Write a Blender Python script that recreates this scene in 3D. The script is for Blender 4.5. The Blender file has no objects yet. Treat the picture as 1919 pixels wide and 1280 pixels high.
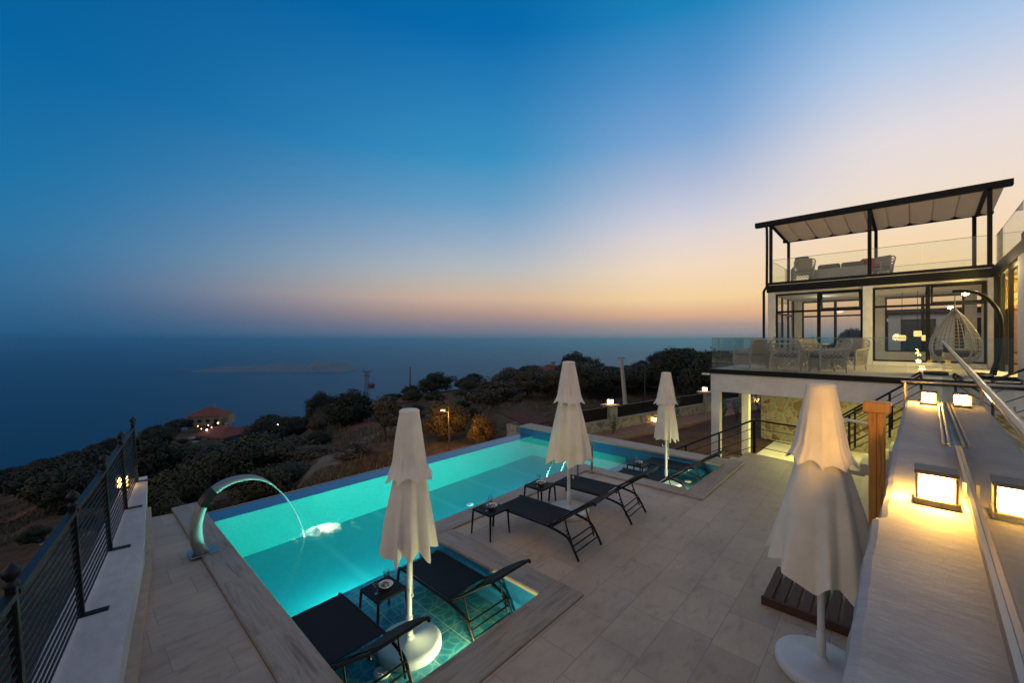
import bpy, math, random
from mathutils import Vector, Matrix
R = math.radians
PI = math.pi
sc = bpy.context.scene
C = sc.collection
H = 2.8                                   # camera height over the pool coping
TH = R(42.6)                              # camera heading from the pool's long axis (x)
CT, ST = math.cos(TH), math.sin(TH)
HR = R(-2.0)                              # the house and the parapet are turned 2 degrees from the pool
HC, HS = math.cos(HR), math.sin(HR)

# ------------------------------------------------------------------ mesh helpers
class MB:
    def __init__(s): s.v = []; s.f = []; s.sm = []
    def add(s, vs, fs, sm=False):
        o = len(s.v); s.v += [tuple(v) for v in vs]
        for f in fs: s.f.append([o + i for i in f]); s.sm.append(sm)
        return s
    def quad(s, a, b, c, d): return s.add([a, b, c, d], [(0, 1, 2, 3)])
    def box(s, x0, y0, z0, x1, y1, z1, ch=0.0, M=None):
        if x0 > x1: x0, x1 = x1, x0
        if y0 > y1: y0, y1 = y1, y0
        if z0 > z1: z0, z1 = z1, z0
        c = min(ch, (x1-x0)*.45, (y1-y0)*.45, (z1-z0)*.45)
        if c <= 0:
            vs = [(x, y, z) for z in (z0, z1) for y in (y0, y1) for x in (x0, x1)]
            fs = [(0, 2, 3, 1), (4, 5, 7, 6), (0, 1, 5, 4), (2, 6, 7, 3), (0, 4, 6, 2), (1, 3, 7, 5)]
        else:
            vs = []; idx = {}
            for k, (X, Y, Z) in enumerate([(i, j, l) for l in (0, 1) for j in (0, 1) for i in (0, 1)]):
                cx, cy, cz = (x0, x1)[X], (y0, y1)[Y], (z0, z1)[Z]
                dx, dy, dz = (c, -c)[X], (c, -c)[Y], (c, -c)[Z]
                for a, p in enumerate([(cx, cy+dy, cz+dz), (cx+dx, cy, cz+dz), (cx+dx, cy+dy, cz)]):
                    idx[(X, Y, Z, a)] = len(vs); vs.append(p)
            g = lambda X, Y, Z, a: idx[(X, Y, Z, a)]
            fs = []
            fs += [(g(0,0,0,0), g(0,0,1,0), g(0,1,1,0), g(0,1,0,0)), (g(1,0,0,0), g(1,1,0,0), g(1,1,1,0), g(1,0,1,0))]
            fs += [(g(0,0,0,1), g(1,0,0,1), g(1,0,1,1), g(0,0,1,1)), (g(0,1,0,1), g(0,1,1,1), g(1,1,1,1), g(1,1,0,1))]
            fs += [(g(0,0,0,2), g(0,1,0,2), g(1,1,0,2), g(1,0,0,2)), (g(0,0,1,2), g(1,0,1,2), g(1,1,1,2), g(0,1,1,2))]
            for X in (0, 1):
                for Y in (0, 1):
                    q = (g(X,Y,0,0), g(X,Y,1,0), g(X,Y,1,1), g(X,Y,0,1)); fs.append(q if (X+Y) % 2 else q[::-1])
                for Z in (0, 1):
                    q = (g(X,0,Z,0), g(X,1,Z,0), g(X,1,Z,2), g(X,0,Z,2)); fs.append(q[::-1] if (X+Z) % 2 else q)
            for Y in (0, 1):
                for Z in (0, 1):
                    q = (g(0,Y,Z,1), g(1,Y,Z,1), g(1,Y,Z,2), g(0,Y,Z,2)); fs.append(q if (Y+Z) % 2 else q[::-1])
            for X in (0, 1):
                for Y in (0, 1):
                    for Z in (0, 1):
                        t = (g(X,Y,Z,0), g(X,Y,Z,1), g(X,Y,Z,2)); fs.append(t if (X+Y+Z) % 2 == 0 else t[::-1])
        if M is not None: vs = [M @ Vector(v) for v in vs]
        return s.add(vs, fs)
    def tube(s, path, r, n=8, cap=True, sm=True):
        P = [Vector(p) for p in path]; k = len(P)
        rr = r if isinstance(r, (list, tuple)) else [r]*k
        T = [(P[min(i+1, k-1)] - P[max(i-1, 0)]).normalized() for i in range(k)]
        u = T[0].orthogonal().normalized()
        if abs(T[0].z) < .9: u = (Vector((0, 0, 1)) - T[0]*T[0].z).normalized()
        vs = []
        for i in range(k):
            u = (u - T[i]*u.dot(T[i])).normalized(); w = T[i].cross(u)
            for j in range(n):
                a = 2*PI*(j+.5)/n
                vs.append(P[i] + (u*math.cos(a) + w*math.sin(a))*rr[i])
        fs = [(i*n+j, i*n+(j+1) % n, (i+1)*n+(j+1) % n, (i+1)*n+j) for i in range(k-1) for j in range(n)]
        s.add(vs, fs, sm)
        if cap:
            s.add(vs[:n], [tuple(range(n))[::-1]]); s.add(vs[-n:], [tuple(range(n))])
        return s
    def lathe(s, prof, n=24, c=(0, 0, 0), sm=True):
        vs = []; k = len(prof)
        for r, z in prof:
            for j in range(n):
                a = 2*PI*j/n; vs.append((c[0]+r*math.cos(a), c[1]+r*math.sin(a), c[2]+z))
        fs = [(i*n+j, i*n+(j+1) % n, (i+1)*n+(j+1) % n, (i+1)*n+j) for i in range(k-1) for j in range(n)]
        s.add(vs, fs, sm)
        if prof[0][0] > 1e-4: s.add(vs[:n], [tuple(range(n))[::-1]])
        if prof[-1][0] > 1e-4: s.add(vs[-n:], [tuple(range(n))])
        return s
    def prism(s, poly, z0, z1):
        n = len(poly)
        ar = sum(poly[i][0]*poly[(i+1) % n][1]-poly[(i+1) % n][0]*poly[i][1] for i in range(n))
        if ar < 0: poly = poly[::-1]
        vs = [(p[0], p[1], z0) for p in poly] + [(p[0], p[1], z1) for p in poly]
        fs = [tuple(range(n))[::-1], tuple(range(n, 2*n))] + [(i, (i+1) % n, n+(i+1) % n, n+i) for i in range(n)]
        return s.add(vs, fs)
    def loft(s, rings, sm=True, caps=True, closed=True):
        n = len(rings[0]); vs = [p for r in rings for p in r]
        m = n if closed else n-1
        fs = [(i*n+j, i*n+(j+1) % n, (i+1)*n+(j+1) % n, (i+1)*n+j) for i in range(len(rings)-1) for j in range(m)]
        s.add(vs, fs, sm)
        if caps: s.add(rings[0], [tuple(range(n))[::-1]]); s.add(rings[-1], [tuple(range(n))])
        return s
    def mesh(s, name, base=(0, 0, 0)):
        me = bpy.data.meshes.new(name)
        b = base
        me.from_pydata([(v[0]-b[0], v[1]-b[1], v[2]-b[2]) for v in s.v], [], s.f)
        me.polygons.foreach_set('use_smooth', s.sm)
        me.update()
        return me

BASE = {}
def hp(x, y, z=0.0):
    """house-frame point -> world"""
    return (x*HC - y*HS, x*HS + y*HC, z)
def setp(o, label=None, cat=None, group=None, kind=None):
    if label: o['label'] = label
    if cat: o['category'] = cat
    if group: o['group'] = group
    if kind: o['kind'] = kind
    return o
def thing(name, label, cat, base=(0, 0, 0), frame='w', rz=0.0, group=None):
    o = bpy.data.objects.new(name, None); C.objects.link(o)
    o.empty_display_size = .1
    o.location = hp(*base) if frame == 'h' else base
    o.rotation_euler = (0, 0, rz + (HR if frame == 'h' else 0))
    BASE[o] = base
    return setp(o, label, cat, group)
def part(name, mb, mat, parent, label=None, kind=None):
    b = BASE[parent]
    o = bpy.data.objects.new(name, mb.mesh(name, b)); C.objects.link(o)
    o.data.materials.append(mat); o.parent = parent; BASE[o] = b
    return setp(o, label, None, None, kind)
def solo(name, mb, mat, label, cat, base=(0, 0, 0), frame='w', group=None):
    o = bpy.data.objects.new(name, mb.mesh(name, base)); C.objects.link(o)
    o.data.materials.append(mat); BASE[o] = base
    o.location = hp(*base) if frame == 'h' else base
    if frame == 'h': o.rotation_euler = (0, 0, HR)
    return setp(o, label, cat, group)
def struct(name, mb, mat, frame='w', kind='structure'):
    o = bpy.data.objects.new(name, mb.mesh(name)); C.objects.link(o)
    o.data.materials.append(mat)
    if frame == 'h': o.rotation_euler = (0, 0, HR)
    o['kind'] = kind
    return o
def copy_tree(o, parent=None):
    c = o.copy(); C.objects.link(c); BASE[c] = BASE.get(o, (0, 0, 0))
    if parent is not None: c.parent = parent
    for ch in list(o.children): copy_tree(ch, c)
    return c
def at(px, Y, z=0.0):
    """point on the hillside: photo column px, Y metres ahead of the camera"""
    X = (px-960)/767*Y
    return (Y*CT + X*ST, Y*ST - X*CT, z)

# ------------------------------------------------------------------ materials
def mat(name, col=(.5, .5, .5), rough=.6, metal=0.0, spec=.5):
    m = bpy.data.materials.new(name); m.use_nodes = True
    b = m.node_tree.nodes['Principled BSDF']
    b.inputs['Base Color'].default_value = (*col, 1); b.inputs['Roughness'].default_value = rough
    b.inputs['Metallic'].default_value = metal; b.inputs['Specular IOR Level'].default_value = spec
    return m
def nd(m, t, **kw):
    n = m.node_tree.nodes.new(t)
    for k, v in kw.items():
        if k in n.inputs.keys() if hasattr(n.inputs, 'keys') else False: n.inputs[k].default_value = v
        else: setattr(n, k, v)
    return n
def ln(m, a, b): m.node_tree.links.new(a, b)
def bsdf(m): return m.node_tree.nodes['Principled BSDF']
def ramp(m, src, stops, interp='LINEAR'):
    r = m.node_tree.nodes.new('ShaderNodeValToRGB'); r.color_ramp.interpolation = interp
    e = r.color_ramp.elements
    while len(e) < len(stops): e.new(.5)
    for i, (p, c) in enumerate(stops):
        e[i].position = p; e[i].color = (*c, 1) if len(c) == 3 else c
    if src is not None: ln(m, src, r.inputs[0])
    return r
def coords(m, scale=(1, 1, 1), rot=(0, 0, 0), kind='Object'):
    t = m.node_tree.nodes.new('ShaderNodeTexCoord'); mp = m.node_tree.nodes.new('ShaderNodeMapping')
    mp.inputs['Scale'].default_value = scale; mp.inputs['Rotation'].default_value = rot
    ln(m, t.outputs[kind], mp.inputs[0]); return mp.outputs[0]
def noise(m, vec, scale, detail=4, rough=.55, dist=0.0):
    n = m.node_tree.nodes.new('ShaderNodeTexNoise')
    n.inputs['Scale'].default_value = scale; n.inputs['Detail'].default_value = detail
    n.inputs['Roughness'].default_value = rough; n.inputs['Distortion'].default_value = dist
    ln(m, vec, n.inputs['Vector']); return n
def mix(m, f, a, b, mode='MIX'):
    n = m.node_tree.nodes.new('ShaderNodeMix'); n.data_type = 'RGBA'; n.blend_type = mode
    for i, v in ((0, f), (6, a), (7, b)):
        if hasattr(v, 'links'): ln(m, v, n.inputs[i])
        elif i == 0: n.inputs[i].default_value = v
        else: n.inputs[i].default_value = (*v, 1)
    return n.outputs[2]
def bump(m, h, strength=.3, dist=.01):
    b = m.node_tree.nodes.new('ShaderNodeBump'); b.inputs['Strength'].default_value = strength
    b.inputs['Distance'].default_value = dist; ln(m, h, b.inputs['Height'])
    ln(m, b.outputs[0], bsdf(m).inputs['Normal']); return b
def mottled(name, c1, c2, scale=6, rough=.7, metal=0, bs=.2, bd=.01, detail=5, bscale=None, spec=.4, c3=None):
    m = mat(name, c1, rough, metal, spec); v = coords(m)
    n = noise(m, v, scale, detail)
    st = [(.3, c1), (.7, c2)] if c3 is None else [(.25, c1), (.5, c2), (.75, c3)]
    r = ramp(m, n.outputs[0], st); ln(m, r.outputs[0], bsdf(m).inputs['Base Color'])
    if bs: bump(m, noise(m, v, bscale or scale*4, 5).outputs[0], bs, bd)
    return m

def paving(name, rot=0.0):
    m = mat(name, rough=.5, spec=.35); v = coords(m, rot=(0, 0, rot))
    vd = noise(m, v, .8, 3)
    b = nd(m, 'ShaderNodeTexBrick'); b.offset = .37; b.squash = 1.35; b.squash_frequency = 3; b.offset_frequency = 2
    b.inputs['Scale'].default_value = 1.0; b.inputs['Brick Width'].default_value = .61; b.inputs['Row Height'].default_value = .406
    b.inputs['Mortar Size'].default_value = .003; b.inputs['Mortar Smooth'].default_value = .2; b.inputs['Bias'].default_value = 0
    b.inputs['Color1'].default_value = (0, 0, 0, 1); b.inputs['Color2'].default_value = (1, 1, 1, 1); b.inputs['Mortar'].default_value = (.5, .5, .5, 1)
    ln(m, v, b.inputs['Vector'])
    # each slab gets its own offset into the vein noise
    sep = nd(m, 'ShaderNodeVectorMath', operation='MULTIPLY'); sep.inputs[1].default_value = (37, 19, 53); ln(m, b.outputs['Color'], sep.inputs[0])
    ad = nd(m, 'ShaderNodeVectorMath', operation='ADD'); ln(m, v, ad.inputs[0]); ln(m, sep.outputs[0], ad.inputs[1])
    mp = nd(m, 'ShaderNodeMapping'); mp.inputs['Scale'].default_value = (1.5, 3.4, 1); ln(m, ad.outputs[0], mp.inputs[0])
    vein = noise(m, mp.outputs[0], 2.2, 7, .62, 1.1)
    base = ramp(m, vein.outputs[0], [(.25, (.35, .275, .215)), (.42, (.485, .395, .315)), (.6, (.53, .44, .355)), (.8, (.41, .31, .235))])
    tint = ramp(m, b.outputs['Color'], [(0, (.85, .78, .73)), (.3, (1.0, .93, .87)), (.55, (.91, .87, .84)), (.8, (.97, .89, .82)), (1, (1.05, .98, .92))])
    c = mix(m, 1.0, base.outputs[0], tint.outputs[0], 'MULTIPLY')
    blot = ramp(m, vd.outputs[0], [(.35, (.86, .85, .85)), (.65, (1.08, 1.06, 1.04))])
    c = mix(m, 1.0, c, blot.outputs[0], 'MULTIPLY')
    c = mix(m, b.outputs['Fac'], c, (.26, .21, .17))
    ln(m, c, bsdf(m).inputs['Base Color'])
    rr = ramp(m, vein.outputs[0], [(.2, (.38,)*3), (.8, (.6,)*3)]); ln(m, rr.outputs[0], bsdf(m).inputs['Roughness'])
    hh = mix(m, b.outputs['Fac'], vein.outputs[0], (0, 0, 0)); bump(m, hh, .3, .008)
    return m
def coping_mat(name, along_y):
    m = mat(name, rough=.5, spec=.35); v = coords(m, rot=(0, 0, R(90) if along_y else 0))
    b = nd(m, 'ShaderNodeTexBrick'); b.offset = 0; b.inputs['Scale'].default_value = 1
    b.inputs['Brick Width'].default_value = 1.22; b.inputs['Row Height'].default_value = 50; b.inputs['Mortar Size'].default_value = .003
    b.inputs['Color1'].default_value = (0, 0, 0, 1); b.inputs['Color2'].default_value = (1, 1, 1, 1)
    ln(m, v, b.inputs['Vector'])
    sep = nd(m, 'ShaderNodeVectorMath', operation='MULTIPLY'); sep.inputs[1].default_value = (31, 17, 3); ln(m, b.outputs['Color'], sep.inputs[0])
    ad = nd(m, 'ShaderNodeVectorMath', operation='ADD'); ln(m, v, ad.inputs[0]); ln(m, sep.outputs[0], ad.inputs[1])
    mp = nd(m, 'ShaderNodeMapping'); mp.inputs['Scale'].default_value = (1.0, 11, 4); ln(m, ad.outputs[0], mp.inputs[0])
    vein = noise(m, mp.outputs[0], 1.7, 8, .62, .8)
    base = ramp(m, vein.outputs[0], [(.25, (.185, .135, .105)), (.42, (.32, .25, .195)), (.58, (.39, .32, .255)), (.75, (.27, .20, .155))])
    c = mix(m, b.outputs['Fac'], base.outputs[0], (.30, .25, .2))
    ln(m, c, bsdf(m).inputs['Base Color']); bump(m, vein.outputs[0], .2, .004)
    return m
M_deck = paving('travertine_paving')
M_copx = coping_mat('coping_stone_x', False); M_copy = coping_mat('coping_stone_y', True)
M_side = mottled('stone_edge', (.42, .30, .2), (.5, .38, .27), 9, .6)
def mosaic(name, c1, c2, cm, size=.025, rough=.25):
    m = mat(name, c1, rough); v = coords(m)
    b = nd(m, 'ShaderNodeTexVoronoi'); b.distance = 'CHEBYCHEV'; b.inputs['Randomness'].default_value = 0; b.inputs['Scale'].default_value = 1/size
    ln(m, v, b.inputs['Vector'])
    sp = nd(m, 'ShaderNodeSeparateColor'); ln(m, b.outputs['Color'], sp.inputs[0])
    r = ramp(m, sp.outputs[0], [(0, c1), (1, c2)])
    big = noise(m, v, 3, 4); c = mix(m, .5, r.outputs[0], mix(m, big.outputs[0], c1, c2))
    g = ramp(m, b.outputs['Distance'], [(.42, (0, 0, 0)), (.49, (1, 1, 1))])
    c = mix(m, g.outputs[0], c, cm); ln(m, c, bsdf(m).inputs['Base Color'])
    return m
M_blue = mosaic('blue_mosaic', (.008, .115, .29), (.018, .19, .41), (.04, .17, .32))
M_turq = mosaic('turquoise_mosaic', (.03, .45, .42), (.07, .56, .51), (.12, .54, .50))
M_teal = mosaic('teal_floor_mosaic', (.015, .32, .39), (.025, .39, .45), (.05, .42, .48))
def shelf_tile():
    m = mat('shelf_stone_tile', rough=.35); v = coords(m)
    vo = nd(m, 'ShaderNodeTexVoronoi'); vo.feature = 'DISTANCE_TO_EDGE'; vo.inputs['Scale'].default_value = 9
    dn = noise(m, v, 3, 3); ad = mix(m, .12, v, dn.outputs['Color']); ln(m, ad, vo.inputs['Vector'])
    e = ramp(m, vo.outputs['Distance'], [(0, (.15, .48, .52)), (.09, (.045, .30, .38)), (.35, (.024, .22, .32))])
    b = nd(m, 'ShaderNodeTexBrick'); b.offset = 0; b.inputs['Scale'].default_value = 1; b.inputs['Brick Width'].default_value = .4
    b.inputs['Row Height'].default_value = .4; b.inputs['Mortar Size'].default_value = .006
    b.inputs['Color1'].default_value = (.8, .8, .8, 1); b.inputs['Color2'].default_value = (1.1, 1.1, 1.1, 1); b.inputs['Mortar'].default_value = (1, 1, 1, 1)
    ln(m, v, b.inputs['Vector'])
    c = mix(m, 1.0, e.outputs[0], b.outputs['Color'], 'MULTIPLY'); c = mix(m, b.outputs['Fac'], c, (.42, .5, .38))
    ln(m, c, bsdf(m).inputs['Base Color']); return m
M_shelf = shelf_tile()
M_shelfblue = mosaic('blue_shelf_lining', (.012, .10, .26), (.02, .16, .34), (.04, .16, .28))

def fresnel_sheet(name, ior, tint, rough=0.0, bump_scale=None, bump_str=.0, stretch=(1, 1, 1)):
    """clear sheet: light passes straight through, reflection by Fresnel from either side"""
    m = bpy.data.materials.new(name); m.use_nodes = True; nt = m.node_tree; nt.nodes.clear()
    out = nt.nodes.new('ShaderNodeOutputMaterial'); mx = nt.nodes.new('ShaderNodeMixShader')
    tr = nt.nodes.new('ShaderNodeBsdfTransparent'); tr.inputs[0].default_value = (*tint, 1)
    gl = nt.nodes.new('ShaderNodeBsdfGlossy'); gl.inputs['Roughness'].default_value = rough
    fr = nt.nodes.new('ShaderNodeFresnel'); ge = nt.nodes.new('ShaderNodeNewGeometry')
    mr = nt.nodes.new('ShaderNodeMapRange'); mr.inputs['To Min'].default_value = ior; mr.inputs['To Max'].default_value = 1/ior
    ln(m, ge.outputs['Backfacing'], mr.inputs['Value']); ln(m, mr.outputs[0], fr.inputs['IOR'])
    ln(m, fr.outputs[0], mx.inputs[0]); ln(m, tr.outputs[0], mx.inputs[1]); ln(m, gl.outputs[0], mx.inputs[2]); ln(m, mx.outputs[0], out.inputs['Surface'])
    if bump_scale:
        v = coords(m, scale=stretch); n = noise(m, v, bump_scale, 3)
        b = nt.nodes.new('ShaderNodeBump'); b.inputs['Strength'].default_value = bump_str; b.inputs['Distance'].default_value = .02
        ln(m, n.outputs[0], b.inputs['Height']); ln(m, b.outputs[0], gl.inputs['Normal'])
    return m
M_water = fresnel_sheet('pool_water_surface', 1.33, (.80, .985, .97), .03, 2.2, .12)
_nt = M_water.node_tree; _b = [n for n in _nt.nodes if n.type == 'BUMP'][0]; _tc = nd(M_water, 'ShaderNodeTexCoord')
_d = nd(M_water, 'ShaderNodeVectorMath', operation='DISTANCE'); _d.inputs[1].default_value = (2.6, 6.62, -.25); ln(M_water, _tc.outputs['Object'], _d.inputs[0])
_s = nd(M_water, 'ShaderNodeMath', operation='MULTIPLY'); _s.inputs[1].default_value = 34; ln(M_water, _d.outputs['Value'], _s.inputs[0])
_si = nd(M_water, 'ShaderNodeMath', operation='SINE'); ln(M_water, _s.outputs[0], _si.inputs[0])
_f = nd(M_water, 'ShaderNodeMapRange'); _f.inputs['From Min'].default_value = 0; _f.inputs['From Max'].default_value = 2.2; _f.inputs['To Min'].default_value = .9; _f.inputs['To Max'].default_value = 0; ln(M_water, _d.outputs['Value'], _f.inputs['Value'])
_p = nd(M_water, 'ShaderNodeMath', operation='MULTIPLY'); ln(M_water, _si.outputs[0], _p.inputs[0]); ln(M_water, _f.outputs[0], _p.inputs[1])
_q = nd(M_water, 'ShaderNodeMath', operation='ADD'); ln(M_water, _b.inputs['Height'].links[0].from_socket, _q.inputs[0]); ln(M_water, _p.outputs[0], _q.inputs[1]); ln(M_water, _q.outputs[0], _b.inputs['Height'])
M_glass = fresnel_sheet('railing_glass', 1.5, (.955, .98, .965))
M_pane = fresnel_sheet('window_glass', 1.5, (.955, .97, .96))
M_cup = fresnel_sheet('drinking_glass', 1.5, (.88, .95, .97))

M_iron = mat('black_iron', (.009, .009, .010), .45, .0, .3)
M_alu = mat('black_aluminium', (.008, .008, .009), .45, .0, .2)
M_ltlip = mat('pale_metal_strip', (.45, .42, .38), .4)
def mesh_fabric():
    m = mat('dark_mesh_fabric', (.008, .010, .014), .75, 0, .25); v = coords(m)
    w = nd(m, 'ShaderNodeTexChecker'); w.inputs['Scale'].default_value = 260; ln(m, v, w.inputs['Vector'])
    c = mix(m, w.outputs['Fac'], (.006, .008, .011), (.013, .016, .021)); ln(m, c, bsdf(m).inputs['Base Color'])
    bump(m, noise(m, v, 9, 3).outputs[0], .25, .01); return m
M_mesh = mesh_fabric()
M_steel = mat('brushed_stainless', (.34, .33, .315), .55, 1.0)
M_steeld = mat('satin_steel', (.36, .33, .30), .32, 1.0)
def canvas():
    m = mat('cream_canvas', (.70, .62, .52), .9, 0, .15); v = coords(m)
    n = noise(m, v, 7, 6); r = ramp(m, n.outputs[0], [(.3, (.78, .69, .57)), (.7, (.86, .78, .66))])
    ln(m, r.outputs[0], bsdf(m).inputs['Base Color'])
    n2 = noise(m, coords(m, scale=(1, 1, .25)), 22, 4); bump(m, n2.outputs[0], .35, .012)
    b = bsdf(m)
    return m
M_canvas = canvas()
M_white = mottled('white_enamel', (.66, .65, .64), (.74, .73, .71), 5, .42, bs=.05)
M_basew = mottled('parasol_base_white', (.56, .57, .60), (.68, .68, .69), 4, .5, bs=.1)
def plaster(name, c1, c2, bs=.5, sc_=2.2):
    m = mat(name, c1, .82, 0, .25); v = coords(m)
    n = noise(m, v, sc_, 8, .6); n2 = noise(m, coords(m, scale=(2.6, 1, 1)), sc_*4, 8, .68, .0)
    r = ramp(m, n.outputs[0], [(.3, c1), (.7, c2)]); r2 = ramp(m, n2.outputs[0], [(.3, (.88,)*3), (.62, (1.04,)*3)])
    ln(m, mix(m, 1.0, r.outputs[0], r2.outputs[0], 'MULTIPLY'), bsdf(m).inputs['Base Color'])
    bump(m, n2.outputs[0], bs, .012); return m
M_plaster = plaster('rough_plaster', (.33, .32, .32), (.44, .43, .42), .28)
M_wallpl = plaster('grey_lilac_plaster', (.46, .43, .44), (.56, .53, .53), .25, 1.2)
M_white_wall = plaster('white_render', (.72, .70, .66), (.80, .78, .74), .08, .8)
M_terr = plaster('terrace_tile', (.52, .47, .41), (.60, .55, .48), .05, .6)
def wood(name, c1, c2, rough=.45, axis='z'):
    m = mat(name, c1, rough); s = {'z': (14, 14, .9), 'x': (.9, 14, 14), 'y': (14, .9, 14)}[axis]
    v = coords(m, scale=s); n = noise(m, v, 2.2, 6, .6, 1.2)
    r = ramp(m, n.outputs[0], [(.3, c1), (.55, c2), (.72, tuple(.55*a for a in c1))])
    ln(m, r.outputs[0], bsdf(m).inputs['Base Color']); bump(m, n.outputs[0], .2, .004); return m
M_post = wood('varnished_orange_wood', (.70, .24, .04), (.82, .34, .07), .3)
M_pallet = wood('dark_slat_wood', (.055, .022, .015), (.085, .038, .026), .7, 'x')
M_wicker = mottled('pale_wicker', (.37, .335, .29), (.47, .43, .37), 30, .6, bs=.3)
M_cush = mottled('sand_cushion', (.34, .27, .2), (.42, .34, .25), 8, .9)
M_cushgrey = mottled('grey_cushion', (.10, .095, .10), (.15, .14, .14), 8, .9)
M_teal_c = mottled('teal_cushion', (.012, .11, .11), (.02, .16, .15), 8, .9)
M_red_c = mottled('red_cushion', (.42, .035, .03), (.5, .05, .04), 8, .9)
M_stone_dark = mottled('dark_soil', (.035, .016, .010), (.075, .034, .020), 1.6, .95, bs=.8, bd=.12, c3=(.11, .06, .035), bscale=6)
def rubble(name, c, cm, scale=3.2):
    m = mat(name, c[0], .85, 0, .2); v = coords(m)
    dn = noise(m, v, 2.5, 3); vv = mix(m, .22, v, dn.outputs['Color'])
    vo = nd(m, 'ShaderNodeTexVoronoi'); vo.feature = 'DISTANCE_TO_EDGE'; vo.inputs['Scale'].default_value = scale; ln(m, vv, vo.inputs['Vector'])
    vc = nd(m, 'ShaderNodeTexVoronoi'); vc.inputs['Scale'].default_value = scale; ln(m, vv, vc.inputs['Vector'])
    sp = nd(m, 'ShaderNodeSeparateColor'); ln(m, vc.outputs['Color'], sp.inputs[0])
    k = len(c); r = ramp(m, sp.outputs[0], [((i+.5)/k, c[i]) for i in range(k)])
    n = noise(m, v, 14, 5); rc = mix(m, 1.0, r.outputs[0], ramp(m, n.outputs[0], [(.3, (.75,)*3), (.7, (1.1,)*3)]).outputs[0], 'MULTIPLY')
    e = ramp(m, vo.outputs['Distance'], [(.05, (1, 1, 1)), (.14, (0, 0, 0))])
    ln(m, mix(m, e.outputs[0], rc, cm), bsdf(m).inputs['Base Color'])
    h = ramp(m, vo.outputs['Distance'], [(0, (0, 0, 0)), (.2, (1, 1, 1))]); bump(m, h.outputs[0], .6, .04); return m
M_rubble = rubble('rubble_masonry', [(.22, .18, .13), (.33, .28, .21), (.18, .11, .07), (.30, .26, .20), (.24, .10, .05)], (.30, .265, .21), 4.6)
M_gwall = rubble('garden_wall_stone', [(.34, .29, .23), (.42, .37, .30), (.30, .25, .2)], (.46, .42, .36), 3.0)
M_capst = mottled('cap_stone', (.36, .32, .27), (.44, .40, .34), 6, .7)
M_foot = mottled('terracotta_path', (.20, .11, .08), (.27, .16, .12), 3, .85)
M_roof = None
def tile_roof():
    m = mat('red_roof_tile', (.25, .06, .04), .8); v = coords(m)
    w = nd(m, 'ShaderNodeTexWave'); w.inputs['Scale'].default_value = 1.6; w.inputs['Distortion'].default_value = .6; ln(m, v, w.inputs['Vector'])
    n = noise(m, v, 1.2, 5)
    c = mix(m, n.outputs[0], (.13, .030, .022), (.24, .055, .036)); c = mix(m, .35, c, mix(m, w.outputs[0], (.1, .03, .02), (.4, .1, .07)))
    ln(m, c, bsdf(m).inputs['Base Color']); bump(m, w.outputs[0], .5, .1); return m
M_roof = tile_roof()
M_hwall = mottled('lamplit_house_wall', (.32, .20, .11), (.38, .25, .15), .6, .9)  # orange lamplight on the facade is put into this wall colour
M_hwall2 = mottled('grey_house_wall', (.25, .22, .20), (.31, .28, .25), .6, .9)
M_dark = mat('dark_opening', (.012, .013, .015), .3)
M_concrete = mottled('concrete_pole', (.42, .36, .30), (.52, .45, .38), 4, .85)
M_rustpole = mottled('dark_pole_wood', (.05, .04, .035), (.08, .06, .05), 4, .85)
def leaf(name, c1, c2, rough=.6):
    m = mat(name, c1, rough, 0, .25)
    oi = nd(m, 'ShaderNodeNewGeometry')
    n = noise(m, coords(m), 1.1, 3)
    add = nd(m, 'ShaderNodeMath', operation='ADD'); ln(m, n.outputs[0], add.inputs[0])
    mu = nd(m, 'ShaderNodeMath', operation='MULTIPLY'); mu.inputs[1].default_value = .32; ln(m, oi.outputs['Random Per Island'], mu.inputs[0]); ln(m, mu.outputs[0], add.inputs[1])
    r = ramp(m, add.outputs[0], [(.35, c1), (.85, c2)]); ln(m, r.outputs[0], bsdf(m).inputs['Base Color']); return m
M_leaf = leaf('dark_evergreen_leaf', (.014, .017, .008), (.040, .043, .019))
M_leaf2 = leaf('olive_leaf', (.028, .030, .012), (.072, .066, .028))
M_leaf3 = leaf('dry_brown_leaf', (.050, .038, .022), (.105, .078, .044))
M_leaf4 = leaf('yellow_green_leaf', (.070, .050, .014), (.15, .10, .026))
M_young = leaf('young_plant_leaf', (.05, .08, .025), (.10, .14, .04))
M_bark = mottled('bark', (.05, .038, .03), (.09, .07, .055), 9, .95, bs=.6)
def emit(name, col, s):
    m = bpy.data.materials.new(name); m.use_nodes = True; nt = m.node_tree; nt.nodes.clear()
    o = nt.nodes.new('ShaderNodeOutputMaterial'); e = nt.nodes.new('ShaderNodeEmission')
    e.inputs[0].default_value = (*col, 1); e.inputs[1].default_value = s; ln(m, e.outputs[0], o.inputs[0]); return m
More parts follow.
